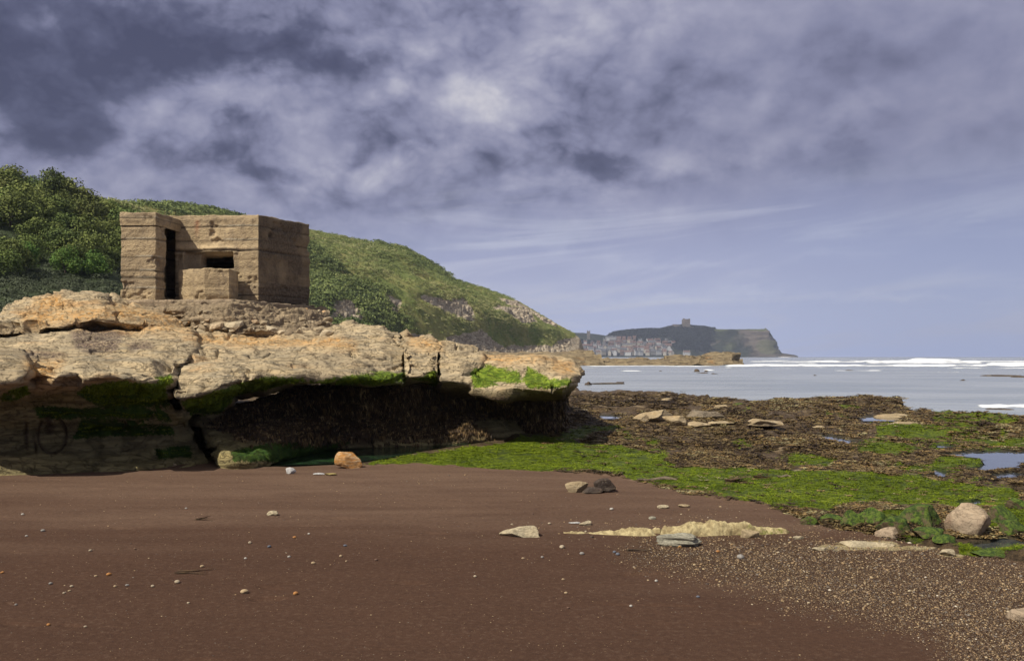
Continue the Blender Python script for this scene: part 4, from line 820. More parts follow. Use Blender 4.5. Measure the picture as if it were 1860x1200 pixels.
gm = N.mr(N.m('ADD', k_, N.m('MULTIPLY', nz, .25)), .42, .62); cc = N.mix(gm, cc, N.mix(N.mr(N.noise(tc, 30, 4, .6), .4, .6), (.026, .048, .008), (.085, .125, .016)))
finish(N, cc, .8, N.noise(tc, 30, 5, .7), .9, .03, .25)

rock("boulder", "rusty orange fist shaped boulder on the sand by the dark pool", "boulder", 634, 850, 52, 30, M_boulder_orange, 3, .8, 12, peak=-.1)
rock("stone", "small white stone with dark patches on open sand", "stone", 527, 860, 21, 11, M_boulder_white, 8, .9, 7, amp=.07)
rock("stone", "thin flat white chip of stone left of the yellow green one", "stone", 579, 862, 22, 3, M_boulder_white, 9, .6, 6, sub=4)
rock("stone", "flat yellowish green stone in front of the orange boulder", "stone", 600, 863, 24, 4, M_yellow, 10, .5, 6, sub=4)
rock("stone", "cream and ochre wedge stone touching the dark boulder", "stone", 1047, 894, 44, 19, M_boulder_tan, 12, .7, 9, peak=.1)
rock("boulder", "dark purple brown knobbly boulder beside the cream wedge stone", "boulder", 1101, 895, 48, 25, M_boulder_dark, 17, .8, 12, amp=.09, bury=.15)
rock("stone", "dark low stone bridging the cream wedge and the dark boulder", "stone", 1074, 896, 42, 11, M_boulder_dark, 19, .6, 8, sub=4)
rock("rock", "pale wedge shaped rock poking from sand, left of the long yellow rock", "rock", 946, 975, 82, 18, M_boulder_pale, 23, .55, 9, bury=.4, peak=.25)
rock("rock", "pale grey layered driftrock slab lying before the long yellow rock", "rock", 1242, 993, 104, 23, M_slate, 26, .42, 8, strata=1.2, bury=.25, amp=.03)
rock("stone", "light orange pyramid stone against the long yellow rock", "stone", 1360, 977, 36, 17, M_boulder_tan, 29, .8, 10, sub=4, bury=.3)
rock("stone", "tiny orange pebble touching the layered grey slab", "stone", 1235, 996, 9, 6, M_boulder_orange, 31, .8, 7, sub=3)
rock("boulder", "largest boulder at right, pinkish brown dome with a pitted side", "boulder", 1759, 974, 78, 58, M_boulder_grey, 36, .85, 13, amp=.055, bury=.22, cut=(.62, .9), peak=-.12)
rock("rock", "low grey triangular rock at the sand edge left of the big boulder", "rock", 1617, 977, 54, 19, M_boulder_grey, 38, .6, 8, bury=.3)
rock("rock", "half buried brown rock in gravel at the bottom right corner", "rock", 1850, 1126, 46, 22, M_boulder_grey, 39, .8, 8, bury=.35)
rock("stone", "flat pale sliver of stone on the sand right of the yellow rock's end", "stone", 1450, 979, 24, 5, M_boulder_pale, 41, .6, 6, sub=4)
rock("stone", "small pale flat stone on the sand, left one behind the yellow rock", "stone", 1204, 923, 22, 6, M_boulder_pale, 42, .6, 6, sub=4)
rock("stone", "thin brownish flat stone right of the small pale one, behind the yellow rock", "stone", 1241, 921, 26, 5, M_boulder_tan, 43, .5, 6, sub=4)
rock("stone", "flat white stone just behind the tip of the long yellow rock", "stone", 1065, 954, 28, 8, M_boulder_pale, 44, .6, 8, sub=4)
rock("stone", "thin pale flake beside the flat white stone behind the yellow rock", "stone", 1043, 951, 22, 3, M_boulder_white, 45, .6, 6, sub=4)
rock("stone", "blue grey flat pebble behind the middle of the long yellow rock", "stone", 1185, 943, 14, 5, M_slate, 46, .7, 6, sub=4)
rock("stone", "pale flat stone at the edge of gravel below the green weed", "stone", 1492, 1000, 36, 6, M_boulder_pale, 47, .5, 6, sub=4)
rock("rock", "pale low rock strip along the sand beneath the green boulders", "rock", 1570, 993, 110, 8, M_boulder_pale, 48, .35, 8, bury=.4, amp=.03)
rock("stone", "crumbled pale stone at the sand edge below the big boulder", "stone", 1724, 1010, 34, 12, M_boulder_pale, 49, .7, 10, sub=4, amp=.09)
rock("stone", "small cream cube-like stone standing in the lower right pool", "stone", 1789, 1000, 14, 10, M_boulder_white, 50, .8, 10, sub=4)
rock("stone", "crumbly cream lump alone on the smooth sand", "stone", 496, 936, 24, 8, M_boulder_pale, 51, .7, 12, sub=4, amp=.13)
rock("stone", "pale domed stone at the foot of the ledge near the crack", "stone", 309, 846, 24, 6, M_boulder_tan, 52, .7, 8, sub=4)
rock("stone", "thin white stone at the foot of the ledge on shaded sand", "stone", 261, 848, 18, 3, M_boulder_white, 53, .5, 6, sub=4)
# the long yellow rock, as one low ridge built from a heightfield
d7, z7 = solve_d(1235, 972)
u = np.linspace(0, 1, 420); v = np.linspace(-1, 1, 90); U, Vv = np.meshgrid(u, v)
xc = ((1025 + (1446 - 1025) * u) - CX) / FP * d7; wd = .13 * np.interp(u, [0, .1, .25, .5, .8, .97, 1], [.1, .5, .8, 1, .8, .5, .05]); hh = np.interp(u, [0, .08, .2, .3, .42, .5, .55, .65, .72, .85, .97, 1], [0, .02, .035, .075, .08, .085, .13, .12, .10, .085, .05, .0]) * .82
Yy = d7 + .12 + Vv * wd[None] * (1 + .3 * fbm(U * 9, Vv * .3, 0, 3, .5, 2)) - .07 * (1 - np.abs(2 * U - 1)); Xx = xc[None] + 0 * Vv
prof = (1 - np.abs(Vv) ** 2.6); nn_ = fbm(Xx * 6, Yy * 6, 0, 5, .6, 9); rr_ = np.abs(fbm(Xx * 3.5, Yy * 5, 0, 3, .5, 19))
Zz = ground(Xx, Yy) - .04 + (hh[None] + .045) * prof * (1 + .6 * nn_ + .12 * fbm(Xx * 12, Yy * 20, 0, 4, .6, 29) - .75 * np.exp(-(rr_ / .07) ** 2)) + .01 * fbm(Xx * 30, Yy * 30, 0, 3, .6, 3)
m_, N = material("yellow_weedy_rock"); tc = N.n('ShaderNodeTexCoord').outputs['Object']; k_ = N.noise(tc, 16, 6, .65)
cc = N.mix(N.mr(k_, .38, .62), (.42, .345, .185), (.24, .185, .095)); gx_ = N.m('ADD', N.attr('weed'), N.m('MULTIPLY', N.m('SUBTRACT', N.noise(tc, 22, 5, .7), .5), 1.3)); cc = N.mix(N.mr(gx_, .45, .75), cc, (.14, .15, .03))
finish(N, cc, .9, k_, .8, .03, .2)
o = mobj("rock", np.stack([Xx, Yy, Zz], -1).reshape(-1, 3), grid_faces(90, 420), m_, attrs=dict(weed=(ss(U, .35, 1.0) * .55).ravel())); tag(o, "long low yellow rock ridge breaking through the sand, weedy at its right end", "rock")

# weed covered boulders along the sand edge at right
LG = "green weed boulders along the sand edge"
for i, (px, py, w, h, lb) in enumerate([(1471, 953, 36, 15, "leftmost low green weed boulder, alone at the sand edge"), (1547, 957, 46, 28, "upright green weed boulder left of the broad dark one"), (1510, 949, 40, 16, "low green boulder between the leftmost and the upright one"),
        (1625, 967, 62, 26, "bright green slab boulder above the grey triangular rock"), (1585, 955, 60, 30, "brown and green boulder wedged behind the bright green slab"), (1672, 955, 90, 36, "broad brown crusted rock left of the big round boulder"),
        (1690, 978, 60, 18, "low green weed boulder in front of the broad brown rock"), (1840, 972, 60, 26, "green weed boulder at the right edge behind the grey pool"), (1815, 950, 56, 30, "dark weed boulder just right of the big round boulder"), (1845, 925, 44, 22, "small dark green boulder at the right edge above the others"), (1720, 985, 50, 13, "small green boulder touching the foot of the big round boulder"),
        (1800, 1012, 80, 12, "low green weedy rock between the grey pool and the gravel")]):
    rock("weed_boulder", lb, "boulder", px, py, w, h, M_algrock, 60 + i, .8, 10, LG, amp=.09, bury=.3)
# mid-reef rocks
MG = "bare tan rocks among the brown weed"
for i, (px, py, w, h, lb, mt) in enumerate([(1190, 768, 82, 24, "broad tan boulder, left of the pair in mid reef", M_boulder_tan), (1229, 775, 52, 27, "steep rounded tan boulder, right of the pair in mid reef", M_boulder_tan), (1163, 764, 30, 14, "small tan rock against the left side of the boulder pair", M_boulder_tan),
        (1285, 760, 86, 20, "dark layered rock behind the tan boulder pair", M_dark_ledge), (1384, 776, 76, 14, "flat pinkish tan rock right of the boulder pair", M_boulder_tan), (1270, 775, 60, 8, "low cream shelf touching the boulder pair's right", M_boulder_tan), (1310, 771, 50, 7, "thin cream shelf among weed beyond the boulder pair", M_boulder_tan),
        (1455, 776, 44, 7, "flat tan shelf right of the pinkish rock", M_boulder_tan), (1625, 760, 90, 8, "yellowish shelf before the water inlet", M_boulder_tan), (1645, 773, 76, 9, "pale flat shelf below the yellowish one", M_boulder_tan), (1488, 778, 40, 6, "small flat shelf at mid reef beside the thin pool", M_boulder_tan),
        (1050, 748, 36, 7, "tan shelf just beyond the end of the ledge", M_boulder_tan), (1828, 786, 36, 11, "green capped rock on the reef at far right", M_algrock), (1210, 728, 30, 6, "tan shelf near the waterline left of centre", M_boulder_tan), (1312, 741, 30, 8, "small dark tan block behind the layered rock", M_boulder_tan)]):
    rock("reef_rock", lb, "rock", px, py, w, h, mt, 90 + i, .7, 16, MG, bury=.3, amp=.07, cut=(.35, .72), strata=.5)
# rocks awash in the sea
def sea_rock(px, py, w, h, seed, label, mat=M_boulder_dark):
    d = (EYE - SEA) * FP / (py - HY); V, F = ico(4); V = V.copy(); r = np.random.default_rng(seed)
    for _ in range(9):
        n = r.normal(size=3); n /= np.linalg.norm(n); q = V @ n; V -= np.maximum(q - r.uniform(.5, .85), 0)[:, None] * n
    W_ = w * d / FP; H_ = h * d / FP; X = V * np.array([W_ / 2, W_ * .3 + .2, H_]); X += V * (fbm(V[:, 0] * 2.5, V[:, 1] * 2.5, V[:, 2] * 2.5, 4, .6, seed) * .35)[:, None] * np.array([W_ / 2, W_ / 3, H_])
    o = link("sea_rock", new_mesh("sea_rock", X, F), mat); o.location = ((px - CX) / FP * d, d, SEA - H_ * .1); tag(o, label, "rock", "dark rocks awash in the shallows")
for i, a_ in enumerate([(1266, 675, 12, 6, "tallest of the cluster of dark rocks awash in mid bay"), (1275, 678, 22, 3, "low dark rock right of the tallest in the mid bay cluster"), (1283, 675, 8, 3, "small dark rock between surf and the mid bay cluster"), (1298, 679, 12, 2, "rightmost small rock of the mid bay cluster"), (1200, 674, 8, 2, "lone dark dot of rock left of the mid bay cluster"),
        (1748, 691, 13, 3, "lone small dark rock right of the bay's middle"), (1818, 683, 86, 3, "long low dark reef awash at the right edge"), (1850, 685, 30, 3, "short dark rock at the right end of the long low reef"), (1067, 699, 16, 8, "dark round rock on the thin spit beyond the ledge tip"), (1090, 697, 80, 3, "thin dark spit of rock beyond the ledge tip"), (1127, 696, 20, 5, "end knob of the thin dark spit"),
        (1540, 673, 20, 2, "tiny dark rock between low foam lines"), (1810, 743, 60, 4, "dark weedy rock inside the small near breaker"), (1480, 682, 8, 2, "speck of dark rock alone in open grey water")]):
    sea_rock(a_[0], a_[1], a_[2], a_[3], 130 + i, a_[4])

# single pebbles on the smooth sand
PBG = "single pebbles lying on the smooth sand"
pcol = {}
def pebble_mat1(nm, c):
    if nm not in pcol: pcol[nm] = flat_mat("pebble_" + nm, c, .35, 30)
    return pcol[nm]
PC = {'orange': (.42, .20, .07), 'cream': (.38, .31, .22), 'grey': (.26, .24, .22), 'tan': (.38, .28, .17), 'blue grey': (.13, .14, .17), 'white': (.46, .43, .38), 'brown': (.16, .10, .07)}
ORD = ['first', 'second', 'third', 'fourth', 'fifth', 'sixth', 'seventh', 'eighth', 'ninth', 'tenth', 'eleventh', 'twelfth', 'thirteenth', 'fourteenth', 'fifteenth', 'sixteenth', 'seventeenth', 'eighteenth', 'nineteenth', 'twentieth'] + ['twenty-' + q for q in ('first', 'second', 'third', 'fourth', 'fifth', 'sixth', 'seventh', 'eighth', 'ninth')] + ['thirtieth'] + ['thirty-' + q for q in ('first', 'second', 'third', 'fourth')]
PB = [(444, 1076, 15, 'tan'), (537, 1078, 11, 'orange'), (322, 1057, 11, 'cream'), (198, 1043, 10, 'orange'), (277, 1064, 8, 'cream'), (231, 1062, 7, 'grey'), (92, 1059, 8, 'grey'), (130, 1064, 7, 'cream'), (126, 1072, 6, 'tan'), (116, 1076, 6, 'cream'), (174, 1045, 6, 'tan'),
      (454, 985, 8, 'cream'), (535, 975, 7, 'orange'), (489, 992, 8, 'blue grey'), (446, 1013, 6, 'white'), (525, 1010, 6, 'white'), (619, 1009, 7, 'tan'), (627, 990, 7, 'blue grey'), (164, 999, 7, 'cream'), (342, 1094, 6, 'cream'), (367, 1028, 8, 'tan'), (88, 1134, 8, 'orange'), (155, 1137, 6, 'cream'),
      (29, 1097, 6, 'grey'), (41, 933, 6, 'white'), (338, 922, 5, 'white'), (245, 996, 6, 'brown'), (683, 1016, 7, 'brown'), (629, 1018, 5, 'tan'), (569, 1022, 8, 'tan'), (4, 1039, 7, 'orange'), (561, 968, 5, 'white'), (48, 972, 5, 'white'), (209, 1064, 7, 'tan'), (78, 963, 8, 'grey'),
      (1021, 994, 12, 'cream'), (1057, 1005, 9, 'grey'), (1116, 1002, 8, 'blue grey'), (1122, 1006, 9, 'blue grey'), (950, 1013, 6, 'tan'), (985, 1011, 7, 'grey'), (1023, 1051, 6, 'tan'), (1192, 1054, 7, 'white'), (1028, 1076, 7, 'tan'), (1111, 924, 8, 'white'), (998, 950, 7, 'cream'), (930, 951, 5, 'cream'), (1146, 1100, 7, 'white'), (1268, 1083, 7, 'blue grey'), (1032, 1103, 6, 'brown'), (863, 1046, 7, 'cream'), (1304, 1001, 8, 'orange'), (1345, 1013, 16, 'grey')]
for i, (px, py, w, c_) in enumerate(PB):
    art = "an" if c_[0] in 'aeiou' else "a"
    side = "left half" if px < 700 else "middle"
    rock("pebble", f"small {c_} pebble on the smooth sand, {ORD[sum(1 for q in PB if q[3] == c_ and q[0] < px)]} {c_} one from the left", "pebble", px, py + 2, w, w * .5, pebble_mat1(c_.replace(' ', '_'), PC[c_]), 200 + i, .8, 3, PBG, sub=3, amp=.02, bury=.15, cut=(.75, .95), rz=i * 1.3)

# ------------------------------------------------------------------ scattered stuff on beach and reef
r = np.random.default_rng(21)
def sample_px(n, x0, x1, y0, y1, r, pw=1.0):
    px = r.uniform(x0, x1, n); py = y0 + (y1 - y0) * r.random(n) ** pw
    d = (EYE + .05) * FP / (py - HY); x = (px - CX) / FP * d; z, a = ground(x, d, True); return px, py, x, d, z, a
# gravel
px, py, x, y, z, a = sample_px(240000, 560, 2150, 858, 1230, r)
pr = a['gravel'] ** 1.1 * (1 - a['reef']) * (1 - a['wet']); keep = r.random(len(px)) < pr * .62; pos = np.stack([x, y, z], -1)[keep]; n = len(pos); yk = y[keep]
s_ = np.clip(r.lognormal(-5.55, .45, n), .0022, .017) * np.clip(yk / 6.5, .8, 1.6)
pos[:, 2] += s_ * .15
V, F, T = bake([(t[0], t[1]) for t in stone_templates(5, 2, 1, 4)], pos, rot_rand(n, r, .5), np.stack([s_ * 1.2, s_, s_ * .6], -1), r)
tag(mobj("gravel", V, F, M_pebble, None, True, dict(tint=T)), "loose multicoloured gravel over the lower right sand", "gravel", None, 'stuff')
# sparse grit on the sand
px, py, x, y, z, a = sample_px(3200, -60, 1500, 858, 1230, r); keep = (a['reef'] < .1) & (a['wet'] < .1); pos = np.stack([x, y, z], -1)[keep]; n = len(pos)
s_ = np.clip(r.lognormal(-5.7, .35, n), .002, .008) * np.clip(pos[:, 1] / 6.5, .8, 1.6)
V, F, T = bake(stone_templates(4, 5, 1, 4), pos, rot_rand(n, r, .5), np.stack([s_ * 1.2, s_, s_ * .6], -1), r, r.random(n) ** 1.3 * .96)
tag(mobj("beach_grit", V, F, M_pebble, None, True, dict(tint=T)), "fine grit and shell specks sprinkled over the dark sand", "grit", None, 'stuff')
# brown wrack
def wrack_template(r):
    V, F = [], []; b = 0
    for i in range(9):
        a_ = r.uniform(0, 2 * pi); L = r.uniform(.5, 1.0); w = r.uniform(.05, .09); el_ = r.uniform(.1, .8); bend = r.uniform(-.9, .9)
        p_ = np.array([r.normal(0, .15), r.normal(0, .15), 0.0]); dr_ = a_
        for j in range(4):
            t = j / 3; sd = np.array([-sin(dr_), cos(dr_), r.uniform(-.5, .5)]) * w * (1.25 if j == 2 else 1) * (.4 if j == 3 else 1); V += [p_ - sd, p_ + sd]
            p_ = p_ + np.array([cos(dr_), sin(dr_), el_ * (.6 - t * 1.3)]) * L / 3; dr_ += bend / 3
        for j in range(3): F.append([b + 2 * j, b + 2 * j + 1, b + 2 * j + 3, b + 2 * j + 2])
        b += 8
    return np.array(V), np.array(F)
wt = [wrack_template(r) for _ in range(8)]
px, py, x, y, z, a = sample_px(105000, 985, 2200, 708, 985, r)
cl = fbm(px * .02, py * .07, 0, 4, .55, 61); fbk = fbm(px * .05, py * .15, 0, 3, .55, 62)
pr = a['reef'] * (1 - a['wet']) * np.clip(1.0 - a['algae'] * 1.05, .02, 1) * ss(cl + .4 * fbk, -.55, .05) * (1 - a['pale']); keep = (r.random(len(px)) < pr) & (z > SEA - .02)
pos = np.stack([x, y, z + .01], -1)[keep]; n = len(pos); s_ = r.uniform(.05, .11, n) * np.clip(pos[:, 1] / 14, .75, 2.6)
tone_ = fbm(px * .008, py * .04, 0, 4, .55, 66)[keep]
V, F, T = bake(wt, pos, rotz(r.uniform(0, 2 * pi, n)), np.stack([s_, s_, s_ * r.uniform(.6, 1.6, n)], -1), r, np.clip(r.random(n) * .85 + tone_ * .7 + .05, 0, 1))
tag(mobj("brown_seaweed", V, F, M_wrack, None, False, dict(tint=T)), "tangled brown and ochre wrack covering the flat reef", "seaweed", None, 'stuff')
# green weed
gt = [strip(7, 1.0, .10, .8, r, 2) for _ in range(5)]
px, py, x, y, z, a = sample_px(84000, 640, 2200, 745, 1015, r)
pr = np.clip(a['algae'], 0, 1) * (1 - a['wet']) * ss(fbm(px * .04, py * .12, 0, 4, .5, 71), -.7, .1); keep = r.random(len(px)) < pr; pos = np.stack([x, y, z], -1)[keep]; n = len(pos)
s_ = r.uniform(.012, .035, n) * np.clip(pos[:, 1] / 11, .8, 2)
V, F, T = bake(gt, pos, rotz(r.uniform(0, 2 * pi, n)), np.stack([s_ * 1.7, s_ * 1.7, s_ * .4], -1), r, np.clip(r.random(n) * .7 + .35 * fbm(px * .015, py * .06, 0, 3, .5, 72)[keep] + .15, 0, 1))
tag(mobj("green_seaweed", V, F, M_weedgreen, None, False, dict(tint=T)), "bright green weed matted over the lower reef", "seaweed", None, 'stuff')
# green fur on the ledge lip
def fur(G, Nn, A_, n, parent, r):
    wgt = np.where(A_ > .5, A_, 0.0); pos, nn, ii = pick_on(G, Nn, wgt + 1e-9, n, r)
    s_ = r.uniform(.012, .032, n); V, F, T = bake(gt, pos, rotz(r.uniform(0, 2 * pi, n)) @ np.diag([1, 1, -1.0]), np.stack([s_, s_, s_ * 1.3], -1), r)
    tag(mobj("green_weed", V + np.array([0, -.01, 0]), F, M_weedgreen, parent, False, dict(tint=T)), kind='stuff')
fur(GL, NL, AL['algae'] * (1 - .4 * AL['damp']), 4000, ledgeL, r)
for a_ in FURS: fur(a_[0], a_[1], a_[2], a_[3], ledgeR, r)

# seaweed scraps and driftwood
def scrap(px, py, w, label, seed, mat, n=9, flat=.25, cat="seaweed"):
    r = np.random.default_rng(seed); d, z = solve_d(px, py); W_ = w * d / FP; V, F = strip(n, 1.0, .10, .9, r, 5); R = np.array([[0, 0, 1], [0, 1, 0], [1, 0, 0]])
    V = V @ R.T; V[:, 0] -= .45; V = V * np.array([W_ * .9, W_ * .35, W_ * flat]); V[:, 2] = np.abs(V[:, 2]) + .004
    o = link("seaweed_scrap" if cat == "seaweed" else "driftwood", new_mesh("scrap", V, F, False, dict(tint=r.random(len(V)) * .6)), mat); o.location = ((px - CX) / FP * d, d, z); tag(o, label, cat)
scrap(366, 944, 30, "small clump of green brown seaweed on open sand", 1, M_wrack)
scrap(345, 1040, 68, "long thin black strand of seaweed on open sand", 2, M_fringe, 7, .06)
scrap(1160, 1000, 56, "thin black seaweed strand on sand left of the layered slab", 3, M_fringe, 6, .05)
scrap(1335, 876, 44, "black tangle of weed on the green mat", 4, M_fringe, 14, .3)
scrap(1385, 868, 40, "dark brown weed knot right of the black tangle", 5, M_wrack, 12, .25)
def log(px, py, w, label, seed, h=.03):
    d, z = solve_d(px, py); W_ = w * d / FP; t = np.linspace(-.5, .5, 30); a_ = np.linspace(0, 2 * pi, 13)[:-1]; r_ = h * (1 - (2 * np.abs(t)) ** 4 * .7)
    X = (t * W_)[:, None] + 0 * a_; Yv = (.15 * W_ * np.sin(t * 3 + seed))[:, None] + r_[:, None] * np.cos(a_); Zv = r_[:, None] * np.sin(a_) * .8 + .015 + .01 * np.sin(t * 9)[:, None]
    G = np.stack([X, Yv, Zv], -1); G[..., 1:] += .008 * fbm(G[..., 0] * 8, G[..., 1] * 30, G[..., 2] * 30, 3)[..., None]
    o = link("driftwood", new_mesh("driftwood", G.reshape(-1, 3), grid_faces(30, 12, True)), M_drift); o.location = ((px - CX) / FP * d, d, z); tag(o, label, "driftwood")
M_drift = rock_mat("driftwood", (.22, .17, .12), (.16, .12, .08), (.10, .08, .06), 0, 6, False, False)
log(1195, 873, 76, "weathered brown driftwood branch at the edge of the green weed", 1); log(1425, 867, 28, "short grey driftwood piece on the green weed", 2, .025)

# ------------------------------------------------------------------ far coast
def station_rows(st, rows):  # rows: list of dict px->(py,d) control lists, resampled on common px stations
    return [[(p, float(np.interp(p, [q[0] for q in rw], [q[1] for q in rw])), float(np.interp(p, [q[0] for q in rw], [q[2] for q in rw]))) for p in st] for rw in rows]
def hnet(st, rows, nu, nv, bl):
    R = station_rows(st, rows); px = np.interp(np.linspace(0, 1, nu), np.linspace(0, 1, len(st)), st)
    A = np.stack([np.stack([px, np.interp(px, st, [q[1] for q in rw]), np.interp(px, st, [q[2] for q in rw])], -1) for rw in R]); Wd = P(A[..., 0], A[..., 1], A[..., 2])
    L = np.linalg.norm(np.diff(Wd, axis=0), axis=-1).mean(1); t = np.concatenate([[0], np.cumsum(L)]); t /= t[-1]; v = np.linspace(0, 1, nv); k = np.clip(np.searchsorted(t, v, side='right') - 1, 0, len(R) - 2); f = ((v - t[k]) / (t[k + 1] - t[k]))[:, None, None]
    G = Wd[k] * (1 - f) + Wd[k + 1] * f; return blur(blur(G, bl[0], 0), bl[1], 1)
HSCAR = [[(690, 548), (722, 556), (716, 572), (708, 582), (700, 566)], [(590, 565), (625, 560), (655, 578), (650, 590), (590, 590)], [(750, 552), (790, 556), (835, 556), (850, 575), (855, 592), (820, 580), (780, 566)], [(880, 566), (930, 560), (960, 572), (970, 590), (940, 592), (900, 574)], [(900, 540), (935, 548), (970, 568), (985, 582), (960, 572), (920, 556)],
         [(810, 612), (850, 606), (870, 602), (890, 615), (920, 632), (930, 650), (800, 650)], [(920, 628), (1000, 628), (1020, 616), (1062, 606), (1075, 650), (900, 650)], [(730, 606), (770, 610), (800, 622), (760, 625)], [(970, 575), (1000, 585), (1012, 597), (985, 590)]]
st = [-500, -200, 0, 100, 200, 300, 400, 500, 563, 600, 650, 690, 735, 790, 830, 880, 930, 970, 1000, 1040, 1054, 1060, 1064]
top = [(p, y + 4, d) for p, y, d in [(-500, 280, 150), (0, 330, 160), (100, 350, 180), (200, 368, 205), (260, 364, 215), (300, 373, 235), (330, 372, 250), (400, 384, 285), (440, 393, 300), (500, 400, 320), (563, 412, 345), (650, 432, 375), (700, 441, 392), (735, 447, 402), (760, 463, 412), (790, 477, 420), (830, 505, 432), (880, 519, 442), (930, 540, 452), (970, 561, 460), (1000, 579, 465), (1040, 600, 472), (1054, 610, 475), (1060, 628, 476), (1064, 640, 478)]]
def shift(rw, f, dd): return [(p, y + f(p), d + dd(p)) for p, y, d in rw]
foot = [(-500, 665, 90), (0, 665, 100), (300, 663, 130), (563, 659, 190), (700, 656, 240), (800, 655, 290), (900, 652, 350), (1000, 651, 410), (1055, 650.5, 440), (1064, 650, 460)]
low = [(-500, 600, 105), (0, 600, 115), (300, 610, 150), (563, 580, 225), (650, 588, 250), (735, 600, 285), (830, 610, 330), (900, 614, 375), (970, 620, 420), (1020, 622, 440), (1054, 630, 455), (1064, 645, 465)]
m1 = [(-500, 520, 120), (0, 520, 130), (300, 530, 180), (563, 530, 255), (650, 540, 280), (735, 548, 310), (830, 566, 350), (900, 578, 390), (970, 596, 430), (1020, 606, 450), (1054, 620, 460), (1064, 643, 468)]
m2 = [(-500, 400, 135), (0, 420, 145), (300, 440, 205), (563, 466, 300), (650, 486, 325), (735, 500, 350), (830, 532, 385), (900, 552, 415), (970, 577, 442), (1020, 596, 457), (1054, 614, 466), (1064, 642, 472)]
back = [(p, y + 3, d + 120) for p, y, d in top]; back2 = [(p, 640, d + 400) for p, y, d in top]
G = hnet(st, [back2, back, top, m2, m1, low, foot], 900, 420, (4, 5)); Nn = -grid_normals(G); x, y, z = G[..., 0], G[..., 1], G[..., 2]
px, py = proj(G)
damp = ss(y, 120, 220) * .6 + .4
n1_ = fbm(x * .018 + z * .01, y * .010, z * .03, 5, .5, 201, True); n2_ = fbm(x * .09, y * .09, z * .09, 5, .55, 203)
scar = np.maximum.reduce([ss(poly_sd(px + 4 * n2_, py + 3 * n2_, g, 1.5).reshape(px.shape), -5, 4) for g in HSCAR])
zfade = ss(z, 1, 10) * (.12 + .88 * ss(py - np.interp(px, [q[0] for q in top], [q[1] for q in top]), 2, 30)); edgef = ss(1062 - px, 0, 60) * .8 + .2
disp = (n1_ * 8.0 * edgef * ss(z, 3, 20) + n2_ * 1.6) * zfade * .8 - scar * 1.2 * zfade + scar * (np.abs(fbm(x * .25, y * .25, z * .5, 4, .6, 207)) * 3) * ss(1050 - px, 0, 30)
G = G + Nn * disp[..., None]
hill = mobj("coastal_hill", G.reshape(-1, 3), grid_faces(420, 900), M_hill, attrs=dict(scar=scar)); tag(hill, "green coastal hill sloping down to a bare cliff at the sea", None, None, 'structure')
GH, NH, SH, PXH, PYH = G, Nn, scar, px, py
# nearer wooded bank at the left
st2 = [-700, -300, 0, 30, 60, 100, 150, 190, 215, 260, 320, 380]
t2 = [(p, y + 14, d) for p, y, d in [(-700, 250, 120), (-300, 275, 125), (0, 322, 130), (30, 330, 131), (60, 338, 133), (100, 353, 136), (150, 368, 140), (190, 382, 145), (215, 392, 147), (260, 420, 150), (320, 490, 150), (380, 570, 150)]]
f2 = [(p, 592, 58 + max(0, p) * .02) for p in st2]; m21 = [(-700, 520, 75), (0, 524, 75), (190, 540, 80), (320, 570, 85), (380, 590, 90)]; m22 = [(-700, 455, 95), (0, 470, 98), (190, 490, 105), (260, 520, 110), (320, 560, 110), (380, 590, 112)]
b2 = [(p, y + 4, d + 40) for p, y, d in t2]; b22 = [(p, 640, d + 140) for p, y, d in t2]
G = hnet(st2, [b22, b2, t2, m22, m21, f2], 360, 260, (4, 5)); Nn = -grid_normals(G); x, y, z = G[..., 0], G[..., 1], G[..., 2]
G = G + Nn * (1.1 * fbm(x * .08, y * .08, z * .08, 5, .55, 211))[..., None]
o = mobj("wooded_bank", G.reshape(-1, 3), grid_faces(260, 360), M_bankg, attrs=dict(scar=0 * G[..., 0])); tag(o, "steep bank under the wood at left", None, None, 'structure')
GB, NB = G, Nn; PXB, PYB = proj(G)

# scrub as leaf clumps
def clump(n, r, flat=.75, q=.17):
    u_ = r.normal(size=(n, 3)); u_[:, 2] = np.abs(u_[:, 2]) + .05; u_ /= np.linalg.norm(u_, axis=1, keepdims=True); rad = r.uniform(.72, 1.05, n)
    c_ = u_ * rad[:, None] * np.array([1, 1, flat]); nn = u_ + r.normal(0, .45, (n, 3)); nn /= np.linalg.norm(nn, axis=1, keepdims=True)
    t_ = np.cross(nn, r.normal(size=(n, 3))); t_ /= np.linalg.norm(t_, axis=1, keepdims=True); b_ = np.cross(nn, t_); s_ = r.uniform(.7, 1.3, (n, 1)) * q
    V = np.stack([c_ - t_ * s_ * 1.2, c_ - b_ * s_ * .6, c_ + t_ * s_ * 1.2, c_ + b_ * s_ * .6], 1).reshape(-1, 3); F = np.arange(n * 4).reshape(-1, 4)
    return V, F
r = np.random.default_rng(31)
cts = [clump(60, r, .8, .14) for _ in range(6)]
vis = (PYH < 655) & (PXH > 150)
wgt = vis * (1 - SH) * ss(PXH, 120, 240) * np.clip(GH[..., 1], 80, 600) ** -1.0 * (.10 + ss(fbm(GH[..., 0] * .03, GH[..., 1] * .02, GH[..., 2] * .05, 4, .55, 221), -.25, .35))
row_ok = np.zeros(wgt.shape); row_ok[:] = 1
facing = np.einsum('ijk,ijk->ij', NH, np.array([0, 0, EYE]) - GH) > 0
pos, nn, ii = pick_on(GH, NH, wgt * facing, 16000, r); n = len(pos)
cl = fbm(pos[:, 0] * .02, pos[:, 1] * .015, pos[:, 2] * .03, 4, .55, 223); grassy = ss(proj(pos)[0], 800, 980) * .6
s_ = r.uniform(.6, 1.7, n) * (1 + .9 * ss(cl, 0, .4)) * (1 - .45 * grassy)
